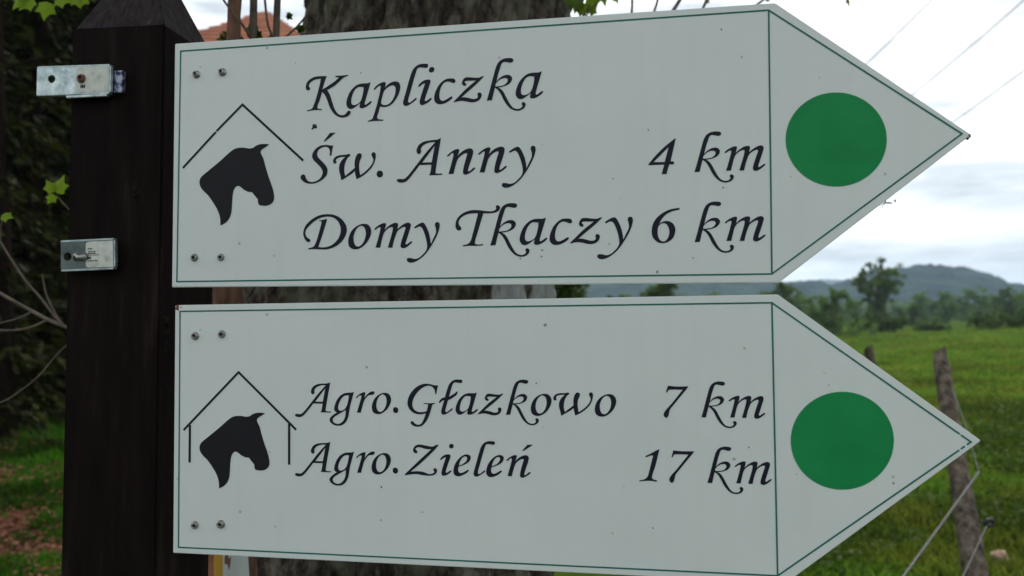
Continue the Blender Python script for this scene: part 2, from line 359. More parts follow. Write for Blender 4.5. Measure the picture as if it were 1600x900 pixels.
def poly_fill(shapes):           # shapes: list of (outer, [holes]); returns verts, tris of their union
    vs, es, rings = [], [], []
    for outer, holes in shapes:
        for ring in [outer] + holes:
            b = len(vs); vs += ring; es += [(b + i, b + (i + 1) % len(ring)) for i in range(len(ring))]
    def inside(p, ring):
        c = False; x, y = p
        for i in range(len(ring)):
            (x1, y1), (x2, y2) = ring[i], ring[i - 1]
            if (y1 > y) != (y2 > y) and x < (x2 - x1) * (y - y1) / (y2 - y1) + x1: c = not c
        return c
    ov, oe, of, _, _, _ = delaunay_2d_cdt([Vector(v) for v in vs], es, [], 0, 1e-8)
    fs = []
    for f in of:
        c = sum((ov[i] for i in f), Vector((0, 0))) / len(f)
        if any(inside(c, o) and not any(inside(c, h) for h in hs) for o, hs in shapes): fs.append(tuple(f))
    return [(v.x, v.y, 0) for v in ov], fs
def spline(pts):                 # closed contour; pts (x, y, corner)
    out = []; n = len(pts)
    for i in range(n):
        p0, p1, p2, p3 = (Vector(pts[(i + k) % n][:2]) for k in (-1, 0, 1, 2))
        L_ = (p2 - p1).length
        if L_ < 1e-9: continue
        m1 = (p2 - p1) if pts[i][2] else (p2 - p0).normalized() * L_
        m2 = (p2 - p1) if pts[(i + 1) % n][2] else (p3 - p1).normalized() * L_
        K = 5 if not (pts[i][2] and pts[(i + 1) % n][2]) else 1
        for s in range(K):
            t = s / K; t2, t3 = t * t, t ** 3
            q = p1 * (2 * t3 - 3 * t2 + 1) + m1 * (t3 - 2 * t2 + t) + p2 * (-2 * t3 + 3 * t2) + m2 * (t3 - t2)
            out.append((q.x, q.y))
    return out
def parse(s):
    r = []
    for tok in s.split():
        c = tok.endswith('!'); x, y = tok.rstrip('!').split(','); r.append((float(x), float(y), c))
    return r

# letter outlines: sign, text run, crop origin x, y, crop scale, contours (a leading '-' marks a counter)
G = {
'K': ('U', 'S1', 470, 90, 8.18, ['333,237! 300,330 276,410! 350,362 430,308 490,255! 445,249! 444,232! 530,230 590,222 607,220! 602,234! 548,258 500,302 430,362 340,415! 375,480 410,590 440,668 480,720 530,736 570,724 590,698 610,680 630,682 640,700 626,730 590,756 540,768 480,756 420,710 375,640 345,560 310,480 275,440! 245,540 212,635 230,654 270,655! 268,670! 200,670 140,676 82,688! 82,676! 140,655 160,625 200,510 245,340 258,270! 200,278 150,300 115,332 106,365 122,395 110,416 90,420 70,405 65,380 75,330 110,285 170,250 240,238']),
'a': ('U', 'S1', 470, 90, 8.18, ['893,318! 870,400 835,520 818,590 828,602 850,590 888,560 903,557 906,571 870,608 820,638 780,648 755,640 752,620 760,582! 700,630 650,656 615,650 590,620 583,580 595,520 630,440 690,370 750,338 810,330 858,328 878,318!', '-804,378! 800,430 780,520 755,570 715,598 672,608 650,590 645,550 660,480 692,415 735,378']),
'p': ('U', 'S1', 470, 90, 8.18, ['932,400! 980,350 1030,322 1068,312 1088,325 1085,350 1074,384! 1120,340 1170,313 1215,305 1255,320 1273,368 1262,440 1225,520 1170,590 1110,625 1060,633 1014,626! 998,690 976,762 992,786 1057,793! 1055,808! 960,810 900,815 858,820! 858,808! 905,790 925,762 960,650 1000,500 1018,400 1022,366 1005,362 970,388 946,412!', '-1058,446! 1085,405 1130,370 1175,355 1205,370 1213,410 1205,470 1175,540 1130,590 1085,607 1045,600 1028,580 1036,530']),
'l': ('U', 'S1', 620, 85, 10, ['440,147 480,150 490,175 480,203 450,210 390,205 345,209 320,230 300,285 260,420 210,600 182,700 180,745 205,752 250,720 290,685 308,682 310,698 270,735 215,775 165,803 130,805 105,785 100,755 110,700 150,560 200,380 235,275 270,215 320,172 380,150']),
'i': ('U', 'S1', 620, 85, 10, ['335,490! 380,440 440,403 495,393 523,400 530,420 515,480 470,610 440,715 450,730 480,718 520,688 543,681 546,697 510,735 450,775 400,792 370,780 360,745 370,690 405,570 440,470 438,455 415,460 380,485 352,510!', '547,198 580,208 592,235 575,268 543,283 512,272 503,247 515,215']),
'c': ('U', 'S1', 620, 85, 10, ['855,375 895,382 918,412 908,440 880,447 845,435 805,425 765,430 725,460 690,520 670,600 668,660 680,705 715,725 755,715 800,690 850,658 868,662 865,685 820,725 750,765 680,780 630,770 595,735 585,680 600,600 640,510 700,435 770,387']),
'z': ('U', 'S1', 0, 0, 1, ['722.2,128 724,124 727.5,121.2 733,120.8 741,121.4 748.5,121.3 752.8,119.6 755.3,118.7! 756,119.7! 750,126 740,135.6 730,144.2 721,152.6! 725,152 732,153 739,154.7 744.4,153.9 746.7,151.5 746,147.4 747.8,144.7 751.1,145 752.7,147.8 751.7,152.2 748.3,156.7 742.2,159.4 735.6,159.8 730,158.8 723,157.6 716,158.2 709.3,160.2! 709.3,158.4! 717,150.5 728,139.2 744,125.6! 736.7,126.1 731,126.2 727.5,126.8 726,128.2 728.3,130.8 728.6,132.8 726.5,134.3 723.5,133.2 722,130.8']),
'k': ('U', 'S1', 730, 80, 9, ['600,98 635,103 650,125 640,150 605,162 550,153 510,154 485,178 465,232 435,330 412,428! 450,385 510,345 565,332 605,342 631,375 625,415 590,460 530,490 470,506 432,511! 470,530 510,575 555,660 600,740 640,790 690,811 735,808 765,790 776,765 765,745 775,722 800,718 822,740 818,775 790,810 740,833 690,837 630,820 570,770 520,700 475,610 430,545 391,516! 375,575 348,690! 275,697! 300,610 340,460 385,290 410,210 445,150 500,112 555,98', '-400,462! 430,425 480,390 530,377 560,385 570,410 560,440 520,475 465,490 397,498!']),
'Ś': ('U', 'S2', 460, 200, 9, ['410,190! 500,70! 582,65! 500,137! 432,188!', '548,246! 535,300 522,386! 497,389! 500,330 488,290 455,267 410,268 360,292 325,340 325,390 350,430 410,490 455,550 468,600 455,660 410,715 340,760 260,783 190,780 130,755 95,720 88,690 105,660 135,655 155,675 165,710 195,745 245,760 310,745 365,705 395,650 395,600 370,555 320,500 270,450 250,400 265,340 310,285 370,250 440,238 500,245']),
'w': ('U', 'S2', 460, 200, 9, ['770,365 788,380 775,400 755,414 720,480 705,550 705,620 718,674! 770,630 851,562! 848,500 860,420 885,370 915,355 945,370 945,410 920,470 912,540 918,610 928,664! 1000,610 1060,550 1100,490 1111,440 1095,405 1085,370 1105,343 1135,348 1147,385 1135,460 1100,540 1040,610 960,675 876,722! 862,670 850,606! 800,650 730,695 662,738! 648,670 630,590 635,520 665,460 718,404! 650,410 600,430 585,455 592,485 570,502 550,490 546,455 575,410 630,385 700,378 742,372']),
'.': ('U', 'S2', 460, 200, 9, ['1202,599 1235,612 1247,648 1235,683 1202,697 1170,683 1158,648 1170,612']),
'A': ('U', 'S2', 610, 205, 10, ['790,106! 775,200 745,370 718,540 705,640 718,661 810,660! 808,682! 605,690! 625,640 641,522! 456,530! 420,580 350,670 290,745 235,790 175,805 125,797 100,775 110,752 150,745 205,748 255,715 320,640 420,510 560,330 702,170! 640,172 570,190 510,225 477,275 480,320 465,348 435,355 410,325 415,270 450,210 520,165 610,145 700,136 752,124', '-692,228! 497,491! 645,486! 668,360']),
'n': ('U', 'S2', 610, 205, 10, ['885,385! 940,335 1000,295 1050,278 1080,288 1075,330 1056,386! 1110,330 1180,285 1250,268 1290,285 1300,320 1280,410 1240,530 1218,610 1230,628 1270,600 1310,568 1332,572 1325,590 1280,630 1210,672 1170,680 1143,660 1140,620 1155,540 1190,410 1205,347 1180,342 1130,367 1075,415 1045,470 1015,570 990,668! 912,668! 935,590 970,460 990,375 985,345 960,350 930,380 900,397!']),
'y': ('U', 'S2', 740, 205, 10, ['548,320! 610,275 680,243 710,252 745,300 790,400 815,500 825,578! 870,480 905,400 905,340 888,270 900,238 930,228 960,245 965,300 940,400 890,510 820,630 740,740 660,815 580,865 510,885 460,875 438,845 450,815 500,810 570,822 630,805 690,755 745,690 765,630 755,540 725,430 685,340 650,308 620,310 565,340!']),
'D': ('U', 'S4', 465, 325, 10.667, ['510,103 600,113 700,158 780,240 820,340 805,440 760,530 680,610 580,665 480,690 380,690 280,685 178,690! 178,672! 260,646 290,610 330,500 380,320 398,238 388,222 358,220! 358,206! 420,198 492,180! 482,225 450,330 400,490 345,652! 430,655 520,640 600,595 670,520 710,430 718,340 690,250 630,182 560,150 480,145 380,167 280,222 190,302 140,370 130,430 150,480 190,513 214,535 195,565 165,565 125,525 97,455 97,390 130,300 200,220 300,150 400,112']),
'o': ('U', 'S4', 465, 325, 10.667, ['1100,262 1170,275 1215,325 1230,400 1210,480 1160,570 1090,640 1010,683 930,685 870,650 848,590 850,510 885,410 950,330 1030,280', '-1065,297 1110,320 1135,380 1138,450 1115,540 1070,610 1020,640 975,630 945,580 935,500 950,420 985,350 1030,308']),
'm': ('U', 'S4', 580, 335, 10.59, ['52,240! 110,190 180,152 225,143 245,155 240,200 225,256! 280,200 350,155 410,138 445,155 443,200 432,246! 490,195 560,150 620,135 655,160 655,200 620,320 585,430 570,485 585,497 625,470 665,445 682,455 640,500 580,545 530,560 495,545 487,510 505,430 550,290 570,217 545,207 500,227 440,275 410,340 380,430 352,550! 277,550! 300,470 340,330 362,222 345,207 300,222 240,270 205,330 175,440 150,550! 73,550! 100,460 135,330 158,227 148,212 115,222 68,258!']),
'T': ('U', 'S4', 700, 310, 9, ['700,95 735,120 730,155 700,185 650,203 580,210 500,209! 470,310 420,480 380,620 392,641 440,648 495,640! 490,662! 380,667 280,668 213,676! 213,660! 280,640 320,600 350,500 400,310 425,210! 330,212 250,232 190,270 155,320 158,370 190,415 185,440 150,450 120,430 108,380 120,310 170,240 250,190 340,165 440,165 540,178 620,180 665,165 680,140 675,110']),
'4': ('U', 'S3', 1005, 200, 8, ['407,130! 385,225 342,416! 385,418! 381,455! 325,456! 290,576! 229,576! 262,457! 66,466! 66,452! 150,350 260,240 393,132!', '-316,240! 128,427! 268,425!']),
'6': ('U', 'S5', 1005, 310, 8, ['457,118! 456,140! 370,160 290,200 235,260 204,317! 250,290 310,282 370,310 402,370 400,430 370,500 310,545 240,560 180,545 125,490 108,420 120,330 165,250 240,185 330,140 400,125', '-255,310 295,325 320,370 328,430 310,495 270,535 225,530 195,490 183,430 190,360 215,325']),
'g': ('D', 'L1', 455, 590, 11.25, ['1105,248! 1090,300 1060,410 1030,530 1015,630 1000,700 960,780 900,830 820,845 750,830 700,795 675,755 680,715 730,660 802,611! 770,590 755,560 765,490 800,400 860,320 930,277 1000,264 1068,262!', '-1015,315! 1005,380 985,470 950,540 900,575 855,580 830,555 828,500 850,430 890,360 940,320 985,312', '-958,568! 955,640 940,710 900,775 840,810 790,808 745,780 730,740 750,700 820,650 900,605']),
'r': ('D', 'L1', 550, 590, 10.586, ['62,325! 120,275 180,245 220,243 220,270 207,336! 250,280 300,240 350,225 373,240 365,270 330,285 280,292 230,340 200,390 170,490 148,580! 82,580! 105,500 140,380 158,305 145,295 115,305 78,340!']),
'G': ('D', 'L1', 550, 590, 10.586, ['1428,128! 1410,200 1398,272! 1378,272! 1370,210 1340,162 1290,137 1230,140 1150,180 1070,260 1015,360 1000,450 1025,520 1080,560 1150,570 1236,556! 1255,480 1260,447 1235,438 1188,434! 1188,419! 1280,424 1376,417! 1373,436! 1337,446 1320,490 1295,580 1260,670 1200,760 1150,800 1090,812 1030,802 985,772 970,740 990,720 1015,725 1040,755 1080,777 1120,775 1160,745 1200,660 1222,590! 1150,605 1070,600 990,560 935,490 920,410 940,320 1000,220 1090,140 1190,103 1280,103 1360,125']),
'Z': ('D', 'L3', 625, 680, 7.2727, ['438,107! 430,125 370,190 250,305 122,414! 190,408 260,415 330,440 370,435 390,417 378,390 395,374 420,390 415,425 385,452 340,460 270,455 190,442 120,445 60,456! 56,440! 120,380 240,265 354,161! 290,155 230,138 195,140 177,157 196,180 195,200 175,203 152,185 152,150 180,115 230,105 300,118 370,128 412,110']),
'e': ('D', 'L3', 625, 680, 7.2727, ['760,217 797,232 804,265 780,305 730,335 668,357! 662,392 677,425 710,425 750,405 778,391 783,404 740,440 680,465 640,463 612,435 610,385 630,320 680,255 720,227', '-671,345! 683,300 712,255 745,240 763,255 755,290 715,325']),
'1': ('D', 'L4', 990, 690, 11.43, ['464,133! 440,230 390,430 330,620 342,665 420,690! 410,718! 320,700 220,700 103,708! 103,692! 200,667 250,622 290,480 335,300 346,257 322,246 223,279! 203,262! 300,215 390,165']),
'7': ('D', 'L4', 990, 690, 11.43, ['1082,171! 1050,220 950,340 820,500 750,590 735,650 715,715 680,735 645,710 638,660 680,590 780,480 900,330 979,231! 740,228 716,242 700,279! 674,276! 710,154! 850,170']),
}
# text runs: sign, baseline (x0, y0, x1, y1), size, letters with the pixel column of their left edge
RUNS = {
'S1': ('U', (490, 172.8, 764, 157), 1.0, [('K', 477.9), ('a', 541.3), ('p', 574.8), ('l', 630), ('i', 653.5), ('c', 678.5), ('z', 709.3), ('k', 760.6), ('a', 805.9)]),
'S2': ('U', (533, 281.3, 754, 270.5), 1.0, [('Ś', 469.8), ('w', 520.7), ('.', 588.7), ('A', 620), ('n', 698.5), ('n', 747), ('y', 783.8)]),
'S3': ('U', (1089, 268.8, 1190, 265.2), 0.917, [('4', 1013.5), ('k', 1085), ('m', 1132.3)]),
'S4': ('U', (490, 389.5, 770, 383.3), 1.0, [('D', 473.9), ('o', 544.2), ('m', 584.9), ('y', 635.7), ('T', 711.9), ('k', 766.1), ('a', 812), ('c', 858.75), ('z', 891.3), ('y', 933)]),
'S5': ('U', (1090, 378, 1190, 375.6), 0.912, [('6', 1018.5), ('k', 1085.3), ('m', 1132.8)]),
'L1': ('D', (508, 644.8, 794, 648), 0.83, [('A', 461.2), ('g', 515), ('r', 555.9), ('o', 581.2), ('.', 614.2), ('G', 636.9), ('ł', 685.75), ('a', 712), ('z', 747), ('k', 790.5), ('o', 829.5), ('w', 865), ('o', 929.6)]),
'L2': ('D', (1040, 651.4, 1145, 652.6), 0.81, [('7', 1037), ('k', 1095.8), ('m', 1138.8)]),
'L3': ('D', (508, 738, 796, 744.9), 0.83, [('A', 461.2), ('g', 515), ('r', 556.3), ('o', 580.8), ('.', 613.75), ('Z', 632.8), ('i', 687.8), ('e', 708.6), ('l', 740.1), ('e', 759.8), ('ń', 791)]),
'L4': ('D', (1015, 752.3, 1155, 755.5), 0.815, [('1', 999), ('7', 1045.8), ('k', 1105.3), ('m', 1148.3)]),
}
# an extra stroke for two letters, in the crop of their base letter
EXTRA = {'ł': ('l', ['56,582! 95,528 135,498 223,482 320,425 406,353! 396,412 312,489 223,539 150,540 72,600!']), 'ń': ('n', ['1175,195! 1275,75! 1378,68! 1210,190!'])}
def run_frame(rn):
    sg, (x0, y0, x1, y1), size, _ = RUNS[rn]
    a, b = plane(sg, x0, y0), plane(sg, x1, y1); return sg, a, (b - a).normalized(), size
GLYPH = {}
def glyph_mesh(ch):
    if ch in GLYPH: return GLYPH[ch]
    base, extra = EXTRA.get(ch, (ch, []))
    sg, rn, ox, oy, sc, cont = G[base]
    _, a, dr, size = run_frame(rn); nrm = Vector((-dr.y, dr.x)); rings = []
    for c in cont + extra:
        hole = c.startswith('-')
        pts = []
        for x, y, k in parse(c.lstrip('-')):
            q = plane(sg, ox + x / sc, oy + y / sc) - a; pts.append((q.dot(dr) / size, q.dot(nrm) / size, k))
        rings.append((hole, spline(pts)))
    mx = min(p[0] for h, r in rings for p in r)
    holes = [[(x - mx, y) for x, y in r] for h, r in rings if h]
    shapes = []
    for h, r in rings:
        if not h: shapes.append(([(x - mx, y) for x, y in r], holes if not shapes else []))
    if ch in 'Śi': shapes = [(s[0], []) for s in shapes]
    v, f = poly_fill(shapes)
    me = bpy.data.meshes.new('letter'); me.from_pydata(v, [], f); me.materials.append(M['ink'])
    GLYPH[ch] = me; return me
for rn, (sg, bl, size, letters) in RUNS.items():
    _, a, dr, _ = run_frame(rn); ang = math.atan2(dr.y, dr.x)
    for ch, lx in letters:
        ly = bl[1] + (bl[3] - bl[1]) * (lx - bl[0]) / (bl[2] - bl[0])
        q = plane(sg, lx, ly); t = (q - a).dot(dr); q = a + dr * t
        o = bpy.data.objects.new('letter', glyph_mesh(ch)); col.objects.link(o); o.parent = SIGN[sg]
        o.location = (q.x, q.y, 0.0003); o.rotation_euler = (0, 0, ang); o.scale = (size, size, 1)

def flat(name, sg, ring, mt, z=0.0003):
    v, f = poly_fill([(ring, [])]); o = mesh_obj(name, v, f, mt, SIGN[sg]); o.location.z = z; return o
def bar(name, sg, pts, w, mt, closed=False, z=0.0003):
    # mitred flat line through plane points
    pts = [Vector(p) for p in pts]; n = len(pts); V, Fc = [], []
    for i, p in enumerate(pts):
        a = (p - pts[i - 1]).normalized() if (i or closed) else None; b = (pts[(i + 1) % n] - p).normalized() if (i < n - 1 or closed) else None
        a = a or b; b = b or a; t = (a + b).normalized(); nn = Vector((-t.y, t.x)); k = w / 2 / max(0.3, nn.dot(Vector((-a.y, a.x))))
        V += [(*(p + nn * k), 0), (*(p - nn * k), 0)]
    for i in range(n if closed else n - 1):
        j = (i + 1) % n; Fc.append((2 * i, 2 * i + 1, 2 * j + 1, 2 * j))
    o = mesh_obj(name, V, Fc, mt, SIGN[sg]); o.location.z = z; return o
LW = 0.0014
for sg, ring in (('U', [(282.5, 80), (1201, 16), (1503, 209), (1206, 428), (276.5, 440)]), ('D', [(281.5, 486.5), (1206, 473), (1517, 690.5), (1215, 899.5), (279, 855)])):
    q = [plane(sg, *p) for p in ring]
    if sg == 'U':
        bar('border_line', sg, q, LW, M['line'], True)
    else:                        # chipped in two places beside the tip
        tip, e1, e2 = q[2], (q[1] - q[2]).normalized(), (q[3] - q[2]).normalized()
        bar('border_line', sg, [tip + e2 * 0.0115, q[3], q[4], q[0], q[1], tip + e1 * 0.0105], LW, M['line'])
        bar('border_line', sg, [tip + e2 * 0.0040, tip, tip + e1 * 0.0093], LW, M['line'])
        bar('border_line', sg, [tip + e2 * 0.0060, tip + e2 * 0.0100], LW, M['line'])
    ax = (q[3] - q[1]).normalized()
    bar('arrow_base_line', sg, [q[1] + ax * 0.001, q[3] - ax * 0.001], LW, M['line'], z=0.00036)
for sg, c, rx, ry in (('U', (1306.5, 218), 79, 73.5), ('D', (1316, 688.5), 80.5, 76.5)):
    flat('green_disc', sg, [tuple(plane(sg, c[0] + rx * math.cos(2 * math.pi * i / 96), c[1] + ry * math.sin(2 * math.pi * i / 96))) for i in range(96)], M['green'])
HORSE = '728,95! 690,120 655,145 645,165 655,195 672,230 690,300 720,400 755,500 770,570 768,615 745,650 705,668 660,668 628,658 620,635 618,608! 590,575 565,541! 530,538 490,520 455,492 430,483 405,500 388,540 380,600 372,720 355,780 320,825 267,856! 265,790 245,720 200,640 150,570 100,520 75,475 73,430 92,395 150,345 270,245 380,148 430,127 490,125 540,132 575,125 600,107 640,93 690,90'
hp = [(300 + x / 6, 210 + y / 6, c) for x, y, c in parse(HORSE)]
flat('horse_head_emblem', 'U', spline([(*plane('U', x, y), c) for x, y, c in hp]), M['emblem'])
flat('horse_head_emblem', 'D', spline([(*plane('D', 312 + (x - 312) * 0.938, 644.3 + (y - 225.8) * 0.936 + (x - 312) * 0.012), c) for x, y, c in hp]), M['emblem'])
bar('roof_emblem', 'U', [plane('U', *p) for p in ((338.5, 205), (379, 163.5), (474, 251))], 0.0023, M['ink'])
bar('roof_emblem', 'U', [plane('U', *p) for p in ((286, 262.5), (337.6, 206.2))], 0.0023, M['ink'])
bar('roof_emblem', 'D', [plane('D', *p) for p in ((287, 672), (373, 581.5), (463, 671.5))], 0.0023, M['ink'])
for x0, y0, x1, y1 in ((297, 664, 296.5, 722.5), (452, 662, 452, 726)):
    bar('wall_emblem', 'D', [plane('D', x0, y0), plane('D', x1, y1)], 0.0025, M['ink'], z=0.00036)

# hollow bolts through the panels, with rails behind that reach the post
def bolt_mesh(r=0.0033, h=0.0042):
    prof = [(r * 1.28, 0), (r * 1.28, 0.0008), (r, 0.0013), (r, h * 0.8), (r * 0.82, h), (r * 0.55, h), (r * 0.5, h * 0.55)]
    V, Fc = [], []; n = 20
    for rr, z in prof:
        for j in range(n): V.append((rr * math.cos(2 * math.pi * j / n), rr * math.sin(2 * math.pi * j / n), z))
    for i in range(len(prof) - 1):
        for j in range(n): Fc.append((i * n + j, i * n + (j + 1) % n, (i + 1) * n + (j + 1) % n, (i + 1) * n + j))
    me = bpy.data.meshes.new('bolt'); me.from_pydata(V, [], Fc); me.materials.append(M['bolt']); me.polygons.foreach_set('use_smooth', [True] * len(Fc))
    c = bpy.data.meshes.new('hole_shade_disc'); c.from_pydata([(r * 0.6 * math.cos(2 * math.pi * j / n), r * 0.6 * math.sin(2 * math.pi * j / n), h * 0.6) for j in range(n)], [], [tuple(range(n))]); c.materials.append(M['black'])  # black disc painted as the shade down the bolt's hollow
    return me, c
BM_, SM_ = bolt_mesh()
rb = random.Random(3)
for sg, pts in (('U', ((307.5, 116.5), (348, 113), (304, 402.5), (345.5, 402))), ('D', ((305.5, 525), (347, 522), (305, 820), (345.5, 819)))):
    for x, y in pts:
        o = bpy.data.objects.new('bolt', BM_); col.objects.link(o); o.parent = SIGN[sg]; q = plane(sg, x, y); o.location = (q.x, q.y, -0.0004)
        o.rotation_euler = (rb.uniform(-0.12, 0.12), rb.uniform(-0.15, 0.05), rb.uniform(0, 3)); s = rb.uniform(0.85, 1.02); o.scale = (s, s, s)
        k = bpy.data.objects.new('hole_shade_disc', SM_); col.objects.link(k); k.parent = o
    for y in (pts[0][1], pts[2][1]):
        q = plane(sg, pts[0][0], y)
        box('mounting_rail', (0.006, 0.062, q.y - 0.012, q.y + 0.012, -0.034, -0.0035), M['dullzinc'], SIGN[sg], 0.0008)

# dirt, rust and cobweb on the panels
def lump(name, sg, px, py, sx, sy, h, mt, seed):
    rnd = random.Random(seed); q = plane(sg, px, py); V = [(q.x, q.y, h)]; Fc = []; K = 14
    for ring, z in ((0.6, 0.75), (1.0, 0.0)):
        for j in range(K):
            a = 2 * math.pi * j / K; w = ring * rnd.uniform(0.6, 1.25); V.append((q.x + sx * w * math.cos(a), q.y + sy * w * math.sin(a), h * z * rnd.uniform(0.6, 1.2) + (0.0001 if z == 0 else 0)))
    for j in range(K):
        Fc.append((0, 1 + j, 1 + (j + 1) % K)); Fc.append((1 + j, 1 + K + j, 1 + K + (j + 1) % K, 1 + (j + 1) % K))
    return mesh_obj(name, V, Fc, mt, SIGN[sg], True)
lump('dirt_speck', 'U', 491.5, 198, 0.0026, 0.0024, 0.0009, M['moss'], 4)
lump('dirt_speck', 'U', 488.5, 201, 0.0012, 0.0012, 0.0006, M['moss'], 9)
for i, (sg, x, y, s) in enumerate((('U', 813, 404, .7), ('U', 958, 279, .6), ('U', 1127, 46, .8), ('U', 564, 114, .7), ('D', 596, 761, .9), ('D', 421, 706, .6), ('U', 1083, 403, .6), ('D', 1295, 602, .5), ('U', 462, 99, .5), ('D', 277, 748, .5))):
    lump('dirt_speck', sg, x, y, 0.0009 * s, 0.0011 * s, 0.0005, M['moss'], 20 + i)
M['smudge'] = mat('grey_smudge', (0.24, 0.25, 0.24), 0.8)
for i, (sg, x, y, s) in enumerate((('D', 852, 508, 1.6), ('U', 1027, 425, 1.3), ('U', 847, 391, 1.2), ('U', 846, 401, 1.1), ('D', 1396, 755, 1.2), ('D', 573, 574, 1.2), ('U', 1013, 203, 1.0), ('D', 838, 599, 1.0), ('U', 1130, 293, 1.0), ('D', 1170, 699, .9), ('D', 1020, 825, 0.9), ('U', 780, 90, .9), ('D', 660, 800, .8))):
    lump('grey_smudge', sg, x, y, 0.0010 * s, 0.0010 * s, 0.00015, M['smudge'], 50 + i)
lump('rust_chip', 'D', 277.5, 481, 0.0022, 0.0028, 0.0005, M['rust'], 70)
lump('rust_chip', 'D', 283, 480, 0.0009, 0.0009, 0.0004, M['rust'], 71)
def clump(name, sg, px, py, r, n, mt, seed):
    rnd = random.Random(seed); q = plane(sg, px, py); V, Fc = [], []
    for i in range(n):
        a = Vector((q.x + rnd.gauss(0, r), q.y + rnd.gauss(0, r * 0.8), -0.002 + rnd.gauss(0, 0.001))); b = a + Vector((rnd.gauss(0, r), rnd.gauss(0, r), rnd.gauss(0, r * 0.5)))
        tube_data([a, (a + b) / 2 + Vector((0, r * 0.2, 0)), b], [r * 0.22, r * 0.3, r * 0.12], 5, V, Fc)
    return mesh_obj(name, V, Fc, mt, SIGN[sg], True)
clump('moss_tuft', 'U', 1510.5, 213.5, 0.0022, 26, M['moss'], 1)
M['web'] = mat('cobweb', (0.32, 0.31, 0.29), 0.9)
clump('cobweb_tuft', 'U', 1388, 313, 0.0026, 7, M['web'], 2)
clump('cobweb_tuft', 'U', 1380, 320, 0.0007, 10, M['moss'], 3)

